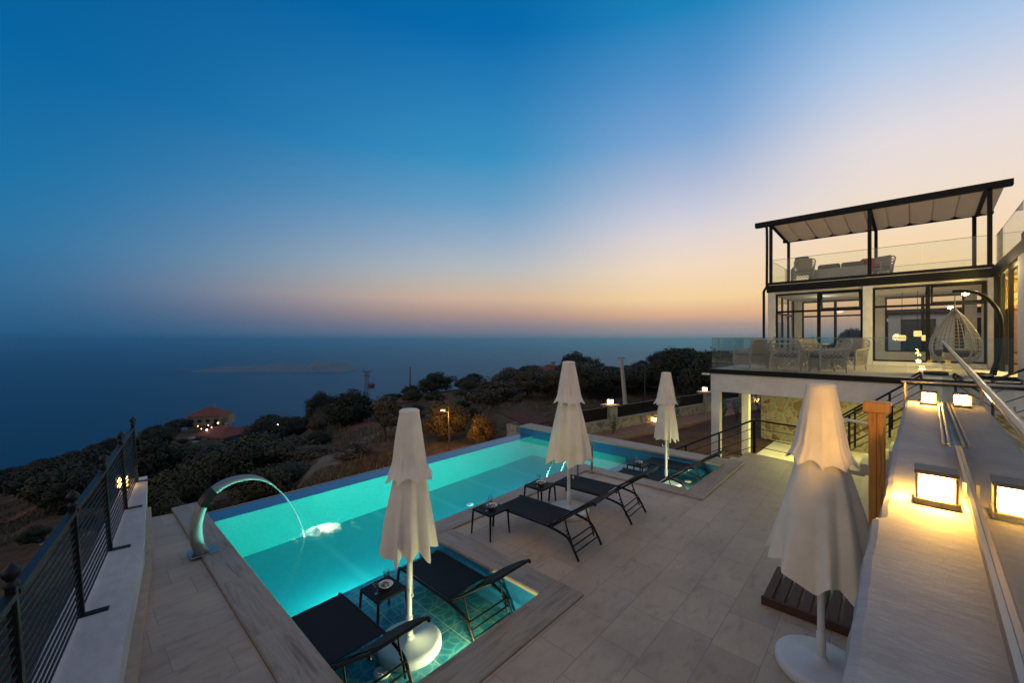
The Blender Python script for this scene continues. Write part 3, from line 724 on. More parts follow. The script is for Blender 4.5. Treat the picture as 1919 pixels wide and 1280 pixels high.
# ------------------------------------------------------------------ closed parasols
def make_parasol(loc, label, seed, tilt=(0, 0), top=2.45, drop=.78, fat=1.0, sag=.05):
    rg = random.Random(seed)
    t = thing('parasol', label, 'parasol', (0, 0, 0), group='closed cream parasols')
    hgt = top
    part('base', MB().lathe([(.315, 0), (.33, .02), (.33, .075), (.318, .092), (.28, .10), (.06, .112), (.045, .135), (.04, .15), (0, .15)], 48), M_basew, t)
    part('pole', MB().tube([(0, 0, .10), (0, 0, 1.2), (0, 0, hgt-.03)], .027, 16), M_white, t)
    part('pole_collar', MB().lathe([(.027, .14), (.034, .145), (.034, .34), (.027, .345)], 16), M_white, t)
    cr_ = MB().tube([(.03, 0, .86), (.075, 0, .86)], .010, 8); cr_.tube([(.075, 0, .86), (.08, 0, .90)], .008, 8)
    part('crank', cr_, M_white, t)
    nf = 8; N = 144
    ed = [0.0]
    for q in range(nf): ed.append(ed[-1]+rg.uniform(.65, 1.4))
    ed = [e/ed[-1] for e in ed]                                     # uneven gores
    am = [rg.uniform(.55, 1.2) for _ in range(nf)]; dr = [rg.uniform(-sag, sag) for _ in range(nf)]; sk = [rg.uniform(-.22, .22) for _ in range(nf)]
    def gore(a):
        f = (a/(2*PI)) % 1.0
        for q in range(nf):
            if f < ed[q+1] or q == nf-1: return q, min(1, max(0, (f-ed[q])/(ed[q+1]-ed[q])))
    K = 20                                                          # folds: alternating ridges and valleys, each starting at its own height
    an = [0.0]
    for q in range(K): an.append(an[-1]+rg.uniform(.55, 1.5))
    an = [2*PI*v/an[-1] for v in an][:K]
    val_ = [(rg.uniform(.03, .17) if q % 2 == 0 else -rg.uniform(.05, .30)) for q in range(K)]
    st_ = [rg.uniform(1.25, 2.05) for q in range(K)]; dd = [rg.uniform(-.16, .16) for q in range(K)]; hm = [rg.uniform(-1, 1)*sag + (.035 if q % 2 == 0 else -.02) for q in range(K)]
    def rad(z):
        u = max(0, min(1, (z-drop)/(1.95-drop)))
        if z < 1.95: return .345*fat*(1-u) + .138*u + .012*math.sin(PI*u)
        return .138 + (.085-.138)*(z-1.95)/(hgt-.045-1.95)
    def at_a(a, z, arr, low):
        P_ = sorted(((an[q]+dd[q]*low) % (2*PI), q) for q in range(K))
        a %= 2*PI
        for n_ in range(K):
            a0, q0 = P_[n_]; a1, q1 = P_[(n_+1) % K]; a1 += 2*PI if n_ == K-1 else 0
            aa = a if a >= a0 or n_ < K-1 else a+2*PI
            if n_ == K-1 and a < P_[0][0]: aa = a+2*PI
            if a0 <= aa <= a1:
                u = (aa-a0)/max(1e-6, a1-a0); u = u*.55 + .45*u*u*(3-2*u)
                return arr(q0)*(1-u)+arr(q1)*u
        return arr(P_[0][1])
    rings = []
    zs = [drop + (hgt-.045-drop)*i/46 for i in range(47)]
    for z in zs:
        ring = []; low = max(0, min(1, (1.95-z)/(1.95-drop)))
        fv = lambda q: val_[q]*max(0, min(1, (st_[q]-z)/.55))**.8
        for j in range(N):
            a = 2*PI*j/N
            f = at_a(a, z, fv, low)
            hem = at_a(a, drop, lambda q: hm[q], 1)*max(0, 1-(z-drop)/.35)
            r = rad(z)*(1+f+.012*math.sin(11*a+5*z+seed)*low)
            ring.append((r*math.cos(a), r*math.sin(a), z-hem))
        rings.append(ring)
    mb = MB(); mb.loft(rings, True, False)
    mb.loft([[(x*.95, y*.95, z) for x, y, z in r][::-1] for r in rings], True, False)
    part('canopy', mb, M_canvas, t)
    # top vent skirt over the canopy
    rings = []; zs0 = 1.80
    for i in range(20):
        f = i/19; z = zs0+(hgt-.03-zs0)*f; ring = []; sc_ = (1-f)**1.2
        for j in range(N):
            a = 2*PI*j/N; q, u = gore(a); lobe = abs(math.sin(PI*u))**.5
            base = .098 + .098*(1-f)**.85 + .040*max(0, (.22-f)/.22)**1.5
            tip = (1-abs(math.sin(PI*u)))**2.2; r = base*(1 + sc_*(.13*tip - .07*am[q]*lobe)) + .010*sc_*math.sin(3*a+seed+3*z) + .003*math.sin(19*a+seed)*sc_
            ring.append((r*math.cos(a), r*math.sin(a), z + sc_*(.055*am[q]*abs(math.sin(PI*u))**.8 - .02)))
        rings.append(ring)
    mb = MB(); mb.loft(rings, True, False); mb.loft([[(x*.95, y*.95, z) for x, y, z in r][::-1] for r in rings], True, False)
    part('vent_skirt', mb, M_canvas, t)
    part('top_cap', MB().lathe([(.100, hgt-.05), (.104, hgt-.03), (.102, hgt-.012), (.085, hgt), (.04, hgt+.006), (0, hgt+.008)], 32), M_canvas, t)
    cd = MB().tube([(-.06, -.03, 1.2), (-.05, -.05, .9), (-.05, -.05, .60)], .004, 6); cd.lathe([(0, -.025), (.014, -.01), (.014, .01), (0, .02)], 10, (-.05, -.05, .59))
    part('pull_cord', cd, M_white, t)
    t.location = loc; t.rotation_euler = (R(tilt[0]), R(tilt[1]), R(seed*37 % 360))
    return t
make_parasol((2.42, 3.68, SZ), 'closed cream parasol whose pale round base stands in the near shallow shelf', 1, (0, 0), 2.50, 1.04, .81)
make_parasol((5.53, 3.83, -.03), 'closed cream parasol standing on the deck between two black loungers', 2, (0, 0), 2.47, .88, .97)
make_parasol((8.98, 3.62, SZ), 'closed cream parasol in the far shallow shelf, smallest of the four in view', 3, (0, 0), 2.50, 1.04, .68)
make_parasol((4.33, .42, -.03), 'closed cream parasol beside the dark slatted shower tray, largest of the four in view', 4, (0, 0), 2.46, .88, 1.06, .10)

# ------------------------------------------------------------------ shower: tray and post
pt = thing('shower_tray', 'dark slatted wooden platform behind the largest parasol', 'platform', (5.42, .58, -.03), rz=0)
px0, px1, py0, py1 = 5.04, 5.80, .02, 1.0
for y in (py0+.035, (py0+py1)/2, py1-.035): part('bearer', MB().box(px0+.03, y-.03, -.03, px1-.03, y+.03, .035, .004), M_pallet, pt)
for y in (py0-.012, py1+.012): pass
n = 9
for k in range(n):
    y = py0 + (py1-py0)*(k+.5)/n
    part('slat', MB().box(px0, y-.040, .036, px1, y+.040, .062, .004), M_pallet, pt)
part('fascia', MB().box(px0-.025, py0, -.03, px0-.002, py1, .060, .003), M_pallet, pt)
sp = thing('shower_post', 'orange varnished wooden shower post with a square cap beside the plastered parapet', 'shower', (5.28, .25, -.03), 'h')
bx, by = 5.28, .265
part('shaft', MB().box(bx-.055, by-.06, -.03, bx+.055, by-.002, 2.10, .006), M_post, sp)
part('facing_board', MB().box(bx-.055, by+.0, -.03, bx+.055, by+.06, 2.10, .006), M_post, sp)
part('cap', MB().box(bx-.09, by-.10, 2.10, bx+.09, by+.10, 2.20, .008), M_post, sp)
part('shower_arm', MB().tube(cr([(bx, by+.06, 1.98), (bx+.02, by+.25, 1.99), (bx+.04, by+.47, 2.01), (bx+.04, by+.53, 1.97)], 4), .014, 10), M_white, sp)
part('shower_head', MB().lathe([(.02, .03), (.09, .012), (.09, 0), (0, 0)], 20, (bx+.04, by+.53, 1.93)), M_steeld, sp)

# ------------------------------------------------------------------ left wall with iron fence
FB = [(-1.10, -1.0), (-.42, 1.9), (-.10, 3.75), (.07, 4.90), (.33, 6.45), (.56, 7.86), (.79, 9.22)]
lw = thing('boundary_wall', 'low lilac-grey plastered wall along the edge of the paved deck', 'wall', (.3, 5, -.03))
inn = [(.95, 9.50), (.78, 8.0), (.62, 6.46), (.41, 5.12), (.26, 4.11), (.02, 2.4), (-.55, -1.0)]
out = [(-1.32, -1.0), (-.62, 1.9), (-.28, 3.75), (-.10, 4.90), (.16, 6.45), (.40, 7.86), (.66, 9.50)]
part('wall_body', MB().prism(out+inn, -2.5, .42), M_wallpl, lw)
skirt = [(.955, 8.62), (.79, 6.82), (.55, 5.29), (.41, 4.3), (.17, 2.4), (-.40, -1.0)]
sk_in = [(p[0]-.055, p[1]) for p in skirt][::-1]
part('stone_skirting', MB().prism([(p[0]-.05, p[1]) for p in skirt]+[(p[0]-.13, p[1]) for p in skirt][::-1], -.03, .14), M_side, lw)
fe = thing('iron_fence', 'black iron fence with ball finials and horizontal slats on the low wall', 'fence', (.3, 5, .42))
LEAN = Vector((-.055, .01, 0))
posts = [(.79, 9.22), (.56, 7.86), (.33, 6.45), (.085, 5.10), (-.165, 3.70), (-.46, 2.25), (-.80, .8)]
hF = .93
for p in posts:
    b = Vector((p[0], p[1], .42)); tp = b+LEAN*hF+Vector((0, 0, hF+.04))
    d = Vector((.17, 1, 0)).normalized()
    pm = MB(); M = Matrix.Translation(b) @ Matrix.Rotation(-R(9.5), 4, 'Z') @ Matrix.Shear('XY', 4, (LEAN.x, 0))
    pm.box(-.022, -.022, 0, .022, .022, hF+.03, .004, M); part('post', pm, M_iron, fe)
    fp = MB().lathe([(.034, 0), (.036, .014), (.022, .028), (.022, .04), (.038, .058), (.044, .08), (.038, .10), (.016, .12), (.010, .132), (0, .137)], 16, tuple(tp-Vector((0, 0, .01))))
    part('ball_finial', fp, M_iron, fe)
    part('foot_plate', MB().box(-.03, -.035, 0, .17, .035, .010, .002, Matrix.Translation(b) @ Matrix.Rotation(-R(9.5), 4, 'Z')), M_iron, fe)
for a, b in zip(posts, posts[1:]):
    A_, B_ = Vector((a[0], a[1], .42)), Vector((b[0], b[1], .42))
    d = (B_-A_).normalized(); ang = math.atan2(d.y, d.x); Ln = (B_-A_).length
    pn = MB()
    for k in range(15):
        zz = .05+k*.0575; off = A_+LEAN*zz+Vector((0, 0, zz))
        pn.box(.024, -.006, -.007, Ln-.024, .006, .007, 0, Matrix.Translation(off) @ Matrix.Rotation(ang, 4, 'Z'))
    part('slat_panel', pn, M_iron, fe)
    off = A_+LEAN*(hF-.02)+Vector((0, 0, hF-.02))
    part('top_rail', MB().box(.024, -.03, -.02, Ln-.024, .03, .014, .004, Matrix.Translation(off) @ Matrix.Rotation(ang, 4, 'Z')), M_iron, fe)

# ------------------------------------------------------------------ square lamps
def box_lamp(name, x, y, z, label, frame='h', s=.152, h=.178, power=14, rz=0, group='square lamps on the parapet', glow=None):
    t = thing(name, label, 'lamp', (x, y, z), frame, rz, group)
    f = MB(); a = s/2; p = .011
    f.box(x-a-.006, y-a-.006, z, x+a+.006, y+a+.006, z+.034, .004)
    for sx in (-1, 1):
        for sy in (-1, 1): f.box(x+sx*a-(p if sx > 0 else 0), y+sy*a-(p if sy > 0 else 0), z+.0345, x+sx*a+(0 if sx > 0 else p), y+sy*a+(0 if sy > 0 else p), z+h-.0225, .002)
    f.box(x-a-.004, y-a-.004, z+h-.022, x+a+.004, y+a+.004, z+h, .004)
    part('frame', f, M_bronze, t)
    d = a*.80
    part('diffuser', MB().box(x-d, y-d, z+.035, x+d, y+d, z+h-.034, .005), glow or M_glow, t)
    part('screw', MB().lathe([(.007, 0), (.005, .004), (0, .004)], 8, (x-a-.008, y, z+.016)), M_alu, t)
    return t
box_lamp('parapet_lamp', 3.05, -.075, 1.95, 'square bronze lamp glowing yellow on the parapet, nearest the camera')
box_lamp('parapet_lamp', 7.60, -.12, 1.95, 'square bronze lamp glowing yellow at the far end of the parapet')
box_lamp('fence_lamp', .60, 9.0, .42, 'square glowing lamp on the end of the low wall behind the iron fence', 'w', .15, .22, group=None, glow=emit('fence_lamp_glow', (1, .55, .12), 12))

# ------------------------------------------------------------------ parapet, glass railing
pw = thing('parapet_wall', 'thick rough-plastered parapet with yellow lamps rising over the deck', 'wall', (4, 0, 0), 'h')
pv = MB()
Lf = [(-1.5, .16), (0.6, .15), (1.27, .135), (2.0, .145), (2.6, .15), (2.62, .125), (3.4, .125), (4.6, .13), (6.0, .115), (7.95, .10)]
rings = []
rg = random.Random(5)
xs = [-1.5+9.45*i/150 for i in range(151)]
def lfy(x):
    for (a, b), (c, d) in zip(Lf, Lf[1:]):
        if x <= c: return b+(d-b)*(x-a)/(c-a)
    return .1
for x in xs:
    y = lfy(x)+.008*(vnoise(x*7, .3)-.5)+.006*(vnoise(x*31, 7.3)-.5)
    rings.append([(x, -.42, -.6), (x, y, -.6), (x, y+.004, 1.90), (x, y-.006, 1.938+.006*vnoise(x*9, 2)), (x, y-.03, 1.95), (x, -.42, 1.95)])
pv.loft(rings, False)
part('wall_body', pv, M_plaster, pw)
gl = thing('glass_railing', 'frameless glass railing with a steel handrail standing in the parapet', 'railing', (4, -.25, 1.95), 'h')
gy = lambda x: -.175-.0125*x                       # the glass line runs slightly off the wall's own line
def gslab(x0, x1, o0, o1, z0, z1, z0b=None, z1b=None):
    z0b = z0 if z0b is None else z0b; z1b = z1 if z1b is None else z1b
    vs = [(x0, gy(x0)+o0, z0), (x1, gy(x1)+o0, z0b), (x1, gy(x1)+o1, z0b), (x0, gy(x0)+o1, z0), (x0, gy(x0)+o0, z1), (x1, gy(x1)+o0, z1b), (x1, gy(x1)+o1, z1b), (x0, gy(x0)+o1, z1)]
    return MB().add(vs, [(0, 3, 2, 1), (4, 5, 6, 7), (0, 1, 5, 4), (1, 2, 6, 5), (2, 3, 7, 6), (3, 0, 4, 7)])
for x0, x1 in ((-1.5, 1.58), (1.585, 3.28), (3.285, 6.18), (6.185, 8.85)):
    zz = lambda x: 2.50+.028*x
    part('glass_panel', gslab(x0, x1, -.005, .005, 1.952, zz(x0), 1.952, zz(x1)), M_glass, gl)
part('handrail', MB().tube([(-1.5, gy(-1.5), 2.525-.042), (8.85, gy(8.85), 2.525+.248)], .0125, 12), M_steeld, gl)
part('base_channel', gslab(-1.5, 4.55, .006, .022, 1.951, 2.0), M_steeld, gl)
part('clamp', gslab(3.255, 3.31, .0225, .035, 1.955, 2.03), M_steel, gl)
for k, (x0, x1, dy, lab) in enumerate(((4.75, 8.3, .075, 'thin steel tube lying on the parapet, farther from the glass'), (4.75, 7.9, .045, 'thin steel tube lying on the parapet, right against the glass'))):
    solo('steel_tube', MB().tube([(x0, gy(x0)+dy, 1.964), (x1, gy(x1)+dy-.02, 1.964)], .012, 10), M_steel, lab, 'tube', (x0, gy(x0)+dy, 1.95), 'h', group='loose steel tubes on the parapet')

# ------------------------------------------------------------------ upper walkway behind the parapet, stair, railings
struct('walkway', MB().box(-2, -6.0, .9, 7.95, -.43, 1.15).box(7.95, -6.0, .9, 12.2, -.85, 1.15), M_terr, 'h')
st = thing('stair', 'pale stone stair rising behind the parapet to the terrace', 'stair', (12.5, .3, -1), 'h')
sm = MB(); nst = 12
for k in range(nst):
    y1 = 2.05-.235*k; z = -1.0+.179*(k+1)
    sm.box(11.75, y1-.235 if k < nst-1 else -.85, -1.0, 12.9, y1-.0005, z, .004)
part('steps', sm, M_terr, st)
sm = MB()
for k in range(4): sm.box(12.205+.28*k, -2.6, 1.15+.2*k, 14.5, -.86, 1.15+.2*(k+1), .004)
part('upper_steps', sm, M_terr, st)
def railing(name, label, a, b, nb, posts, base='h', hr=.9, rr=.022, mat_=None, nx=0):
    """a,b: floor-line end points; horizontal bars follow the slope"""
    t = thing(name, label, 'railing', a, base)
    A_, B_ = Vector(a), Vector(b)
    part('handrail', MB().tube([A_+Vector((0, 0, hr)), B_+Vector((0, 0, hr))], rr, 8), mat_ or M_iron, t)
    bars = MB()
    for k in range(nb):
        z = hr*(k+.6)/(nb+.5); bars.tube([A_+Vector((0, 0, z)), B_+Vector((0, 0, z))], .009, 6)
    part('bars', bars, M_iron, t)
    for f in posts:
        p = A_+(B_-A_)*f
        part('post', MB().box(p.x-.02, p.y-.02, p.z-.05, p.x+.02, p.y+.02, p.z+hr-.01, .003), M_iron, t)
    return t
railing('stair_railing', 'black stair railing with sloping bars on the near side of the pale stair', (11.72, 2.05, -.62), (11.72, -.08, 1.17), 5, (0, .47, .78, 1))
railing('stair_railing', 'black stair railing with sloping bars on the far side of the pale stair', (12.93, 2.05, -.62), (12.93, -.08, 1.17), 5, (0, .47, .78, 1))
railing('terrace_stair_railing', 'black railing climbing from the landing to the upper terrace beside the egg chair', (11.9, -1.02, 1.10), (11.9, -3.4, 2.6), 3, (0, .35, 1))
t = thing('landing_rail', 'horizontal bronze-coloured handrail crossing behind the far end of the parapet', 'railing', (9.2, -.2, 1.15), 'h')
part('handrail', MB().tube([(9.1, .17, 2.12), (9.1, -1.3, 2.14)], .022, 10), M_steeld, t)
for y in (.12, -.62): part('post', MB().box(9.08, y-.018, 1.15, 9.12, y+.018, 2.1, .003), M_steeld, t)
lg = thing('landing_glass', 'upright clear glass panel closing the stair landing before the terrace', 'railing', (11.5, -.5, 1.15), 'h')
for y0, y1 in ((.10, -.56), (-.575, -1.25)):
    part('glass_panel', MB().box(11.494, y1, 1.16, 11.506, y0, 2.82), M_glass, lg)
for y in (.11, -.567, -1.26): part('clamp_post', MB().box(11.48, y-.012, 1.151, 11.52, y+.012, 1.6, .002), M_steeld, lg)
struct('landing', MB().box(7.96, -.84, .6, 11.74, .10, 1.15), M_terr, 'h')
# landing rails by the pool deck
railing('deck_railing', 'black railing across the end of the pool deck above the lit basement', (11.62, 2.88, -.03), (11.35, 1.7, -.03), 3, (0, 1), 'h', .80, .024)
railing('garden_stair_railing', 'long sloping black railing beside the pool end wall above the garden steps', (11.62, 2.90, -.03), (11.52, 5.6, -1.55), 3, (.0, .30, .62, .9), 'h', .80, .024)
gs = thing('garden_steps', 'pale stone steps leading down beside the pool end wall', 'steps', (11, 4, -1), 'w')
sm = MB()
for k in range(7): sm.box(10.475, 2.63+.32*k, -1.3, 11.5, 2.63+.32*(k+1), -.20-.165*k, .004)
part('treads', sm, M_capst, gs)

# ------------------------------------------------------------------ house
TZ = 1.95
ho = thing('villa', 'modern white villa with black-framed glass rooms on a columned terrace', 'house', (18, 1.2, -1), 'h')
FX = 18.0; Y0, Y1 = 4.02, -1.55; BX = 22.6
tslab = MB().box(12.28, -2.6, TZ-.62, 17.94, 4.16, TZ-.115, .01)
part('terrace_beam', tslab, M_white_wall, ho)
part('terrace_floor', MB().box(12.27, -6, TZ-.114, 23.5, 4.17, TZ), M_terr, ho)
part('terrace_fascia', MB().box(12.235, -2.6, TZ-.113, 12.268, 4.20, TZ+.015).box(12.2345, 4.172, TZ-.113, 17.9, 4.205, TZ+.015), M_alu, ho)
part('drip_ledge', MB().box(12.15, 4.15, TZ-.16, 12.27, 4.36, TZ-.115), M_white_wall, ho)
for x in (12.40, 15.25): part('column', MB().box(x-.11, 3.93, -1.05, x+.11, 4.15, TZ-.621, .01), M_white_wall, ho)
part('basement_wall', MB().box(18.0, -3.0, -1.05, 18.4, 4.25, TZ-.121), M_rubble, ho)
part('basement_side_wall', MB().box(14.2, -2.9, -1.05, 18.0, -2.6, TZ-.63), M_white_wall, ho)
# main storey: corner piers
def pier(y0, y1): part('pier', MB().box(FX, y0, TZ, FX+.25, y1, 4.58, .005), M_white_wall, ho)
pier(3.78, Y0); pier(1.02, 1.26); pier(-1.62, -1.48)
part('sill_wall', MB().box(FX+.01, -1.47, TZ, FX+.22, 1.01, 2.08).box(FX+.01, 1.27, TZ, FX+.22, 3.77, 2.08), M_white_wall, ho)
part('floor_slab', MB().box(FX-.02, -6, 4.585, BX+.5, Y0+.04, 4.84), M_alu, ho)
part('ceiling', MB().box(FX+.05, -5.9, 4.52, BX+.4, Y0-.02, 4.584), M_white_wall, ho)
part('slab_lip', MB().box(FX-.032, -1.6, 4.842, FX+.05, Y0+.055, 4.866), M_ltlip, ho)
part('upper_kerb', MB().box(FX-.01, -1.6, 4.867, FX+.12, Y0+.03, 4.96), M_alu, ho)
part('upper_deck', MB().box(FX+.13, -6, 4.842, BX+.5, Y0+.03, 4.93), M_terr, ho)
def window(y0, y1, x, zb=2.08, zt=4.50, mullions=(), transom=None, open_=None, depth=.07, nm='window'):
    f = MB(); w = .055
    lo, hi = min(y0, y1), max(y0, y1)
    f.box(x, lo, zb, x+depth, lo+w, zt); f.box(x, hi-w, zb, x+depth, hi, zt)
    f.box(x+.001, lo+w, zb, x+depth-.001, hi-w, zb+w); f.box(x+.001, lo+w, zt-w, x+depth-.001, hi-w, zt)
    for m_ in mullions: f.box(x+.001, m_-.05, zb+w, x+depth-.001, m_+.05, zt-w)
    if transom:
        ed = [lo+w]+[q for m_ in sorted(mullions) for q in (m_-.05, m_+.05)]+[hi-w]
        for k in range(0, len(ed), 2): f.box(x+.002, ed[k], transom-.035, x+depth-.002, ed[k+1], transom+.035)
    o = part('window_frame', f, M_alu, ho)
    p = part('pane', MB().box(x+.03, lo+w, zb+w, x+.038, hi-w, zt-w), M_pane, o)
    if open_:
        a, b, z0, z1 = open_
        M = Matrix.Translation((x-.01, 0, z1)) @ Matrix.Rotation(R(-11), 4, 'Y')
        s = MB(); q = .05; hh = z1-z0
        for c in ((0, a, -hh, .05, a+q, 0), (0, b-q, -hh, .05, b, 0), (0, a+q, -hh, .05, b-q, -hh+q), (0, a+q, -q, .05, b-q, 0)): s.box(*c, 0, M)
        part('tilted_sash', s, M_alu, o)
    return o
window(1.27, 3.77, FX+.08, mullions=(2.46,), transom=3.83, open_=(1.32, 2.41, 3.86, 4.45))
window(-1.47, 1.01, FX+.08, mullions=(-.27,), transom=3.87, open_=(-1.42, -.33, 3.90, 4.45))
# back and side glazing
part('back_pier', MB().box(BX, 3.7, TZ, BX+.25, Y0, 4.52).box(BX, .9, TZ, BX+.25, 1.2, 4.52).box(BX, -1.6, TZ, BX+.25, -1.3, 4.52), M_white_wall, ho)
part('back_sill', MB().box(BX+.01, -1.3, TZ, BX+.2, 3.7, 2.3), M_white_wall, ho)
window(1.21, 3.69, BX+.05, 2.3, 4.5, (2.5,), 3.83); window(-1.29, .89, BX+.05, 2.3, 4.5, (-.2,), 3.83)
part('side_pier', MB().box(FX+.26, 3.85, TZ, FX+.7, Y0, 4.52).box(BX-.5, 3.85, TZ, BX-.001, Y0, 4.52), M_white_wall, ho)
sfr = MB()
for x in (FX+.71, FX+1.9, FX+3.0, BX-.56): sfr.box(x, 3.9, TZ, x+.05, 3.97, 4.52)
sfr.box(FX+.76, 3.901, 3.8, BX-.56, 3.969, 3.87)
o = part('side_window_frame', sfr, M_alu, ho); part('pane', MB().box(FX+.71, 3.93, TZ, BX-.51, 3.938, 4.52), M_pane, o)
part('inner_floor', MB().box(FX+.24, -5.9, TZ+.001, BX, 3.84, TZ+.02), M_terr, ho)
part('inner_partition', MB().box(FX+.3, -1.85, TZ+.021, BX, -1.7, 4.519), M_white_wall, ho)
part('downpipe', MB().tube(cr([(FX-.06, Y0+.12, 1.8), (FX-.06, Y0+.12, 4.3), (FX-.06, Y0+.12, 4.62), (FX-.06, Y0+.03, 4.80), (FX-.06, Y0+.02, 5.0), (FX-.06, Y0+.02, 7.0), (FX-.06, Y0+.10, 7.20)], 5), .045, 10), M_alu, ho)
# right wing
part('wing_fascia', MB().box(12.9, -1.64, 4.585, FX-.021, -1.56, 4.86), M_alu, ho)
part('wing_ceiling', MB().box(12.9, -6, 4.56, FX-.022, -1.645, 4.585), M_white_wall, ho)
part('wing_pier', MB().box(12.2, -3.0, TZ, 13.95, -1.57, 4.584), M_white_wall, ho)
part('wing_parapet', MB().box(11.5, -3.0, 4.587, 13.6, -1.575, 5.02), M_alu, ho)
part('wing_corner_post', MB().box(FX-.36, -1.70, TZ, FX-.22, -1.57, 4.56), M_alu, ho)
df = MB(); df.box(13.96, -1.68, TZ, 14.04, -1.60, 4.55).box(15.45, -1.68, TZ, 15.55, -1.60, 4.55).box(14.04, -1.68, 4.45, 15.45, -1.60, 4.55).box(16.8, -1.68, TZ, 16.9, -1.60, 4.55)
o = part('wing_door_frame', df, M_alu, ho); part('pane', MB().box(14.04, -1.65, TZ, 15.45, -1.64, 4.45).box(15.55, -1.65, TZ, 16.8, -1.64, 4.55), M_pane, o)
M_wingwall = mottled('warm_plaster', (.80, .52, .10), (.85, .58, .14), 2, .8, bs=.05)
part('wing_room_wall', MB().box(17.3, -5.4, TZ+.001, 17.4, -1.72, 4.55), M_wingwall, ho)
part('wing_cabinet', MB().box(16.85, -4.0, TZ+.001, 17.29, -1.74, 3.62, .01), wood('walnut_front', (.10, .030, .014), (.16, .055, .025), .4), ho)
part('wing_room_light', MB().box(14.2, -2.9, 4.548, 15.6, -2.0, 4.558), M_room, ho)

# terrace and roof glass
def glass_run(name, label, runs, frame='h', base=(0, 0, 0)):
    t = thing(name, label, 'railing', base, frame)
    for (x0, y0, z0, x1, y1, h, n) in runs:
        for k in range(n):
            a, b = k/n, (k+1)/n
            A_ = Vector((x0+(x1-x0)*a, y0+(y1-y0)*a, z0)); B_ = Vector((x0+(x1-x0)*b, y0+(y1-y0)*b, z0))
            d = (B_-A_).normalized(); A_ += d*.006; B_ -= d*.006; nr = Vector((-d.y, d.x, 0))*.006
            vs = [A_-nr, B_-nr, B_+nr, A_+nr]; vs += [v+Vector((0, 0, h)) for v in vs]
            part('glass_panel', MB().add(vs, [(0, 3, 2, 1), (4, 5, 6, 7), (0, 1, 5, 4), (1, 2, 6, 5), (2, 3, 7, 6), (3, 0, 4, 7)]), M_glass, t)
            up = Vector((0, 0, h+.001))
        A_ = Vector((x0, y0, z0+h+.006)); B_ = Vector((x1, y1, z0+h+.006)); part('cap_strip', MB().tube([A_, B_], .0075, 6), M_steeld, t)
    return t
glass_run('terrace_glass', 'clear glass balustrade around the dining terrace', [(12.30, 4.12, TZ+.01, 12.30, .12, .87, 3), (12.33, 4.14, TZ+.01, 17.85, 4.14, .87, 4)], 'h', (12.3, 2, TZ))
glass_run('roof_glass', 'clear glass balustrade around the roof terrace under the pergola', [(FX+.05, Y0-.1, 4.962, FX+.05, -1.5, .84, 4), (FX+.2, Y0-.08, 4.935, BX+.4, Y0-.08, .86, 4), (BX+.42, Y0-.1, 4.935, BX+.42, -1.5, .86, 4)], 'h', (FX, 1, 4.95))
glass_run('wing_glass', 'clear glass balustrade on the wing roof at the right edge of the photo', [(FX-.1, -1.62, 4.865, 13.7, -1.62, .86, 3), (13.5, -1.62, 5.03, 11.5, -1.62, .86, 2)], 'h', (15, -1.6, 4.9))

# pergola
pg = thing('pergola', 'black steel pergola with a pleated beige awning on the roof terrace', 'pergola', (19.5, 1.2, 4.93), 'h')
PBX = 20.9
for y in (3.93, 1.09, -1.52):
    part('post', MB().box(FX+.0, y-.05, 4.97, FX+.10, y+.05, 7.12, .006), M_alu, pg)
for y in (3.90, 1.08, -1.42):
    part('post', MB().box(PBX, y-.05, 4.935, PBX+.10, y+.05, 6.98, .006), M_alu, pg)
part('front_beam', MB().box(FX-.10, -1.95, 7.12, FX+.12, 4.44, 7.30, .01), M_alu, pg)
part('back_beam', MB().box(PBX-.02, -1.85, 6.98, PBX+.12, 4.10, 7.10, .01), M_alu, pg)
for y in (3.93, 1.09, -1.47):
    mb = MB(); x0, x1, zA, zB = FX+.13, PBX-.03, 7.26, 7.06
    vs = [(x0, y-.05, zA-.12), (x1, y-.05, zB-.12), (x1, y+.05, zB-.12), (x0, y+.05, zA-.12), (x0, y-.05, zA), (x1, y-.05, zB), (x1, y+.05, zB), (x0, y+.05, zA)]
    mb.add(vs, [(0, 3, 2, 1), (4, 5, 6, 7), (0, 1, 5, 4), (1, 2, 6, 5), (2, 3, 7, 6), (3, 0, 4, 7)]); part('rafter', mb, M_alu, pg)
aw = MB(); rows = []
for i in range(9):
    f = i/8; x = FX+.03+(PBX-.03-FX-.03)*f; row = []
    for j in range(121):
        g = j/120; y = 4.05-5.85*g
        s = (g*10.5) % 1
        row.append((x, y, 7.285-.20*f-.12*abs(math.sin(PI*s))**.6))
    rows.append(row)
aw.loft(rows, True, False, False)
M_awn = mottled('beige_awning', (.64, .38, .20), (.72, .45, .24), 3, .9, bs=.05)
_n = M_awn.node_tree.nodes; _t = _n.new('ShaderNodeBsdfTranslucent'); _t.inputs[0].default_value = (.96, .60, .30, 1); _m = _n.new('ShaderNodeMixShader'); _m.inputs[0].default_value = .6
ln(M_awn, bsdf(M_awn).outputs[0], _m.inputs[1]); ln(M_awn, _t.outputs[0], _m.inputs[2]); ln(M_awn, _m.outputs[0], _n['Material Output'].inputs[0])
part('awning', aw, M_awn, pg)
for k in range(1, 11):
    y = 4.05-5.85*k/10.5
    part('awning_rod', MB().tube([(FX+.15, y, 7.27), (PBX-.04, y, 7.07)], .016, 6), M_ltlip, pg)
fr_ = MB()
for k in range(60):
    y = 4.05-5.85*(k+.5)/60; fr_.lathe([(0, -.035), (.03, -.02), (.04, 0)], 8, (PBX-.035, y, 6.985))
part('scalloped_fringe', fr_, M_alu, pg)
sl = MB()
for k in range(9):
    y = 3.6-.62*k; sl.lathe([(0, -.02), (.03, -.01), (.035, .01), (0, .02)], 10, (PBX-.05, y, 7.0))
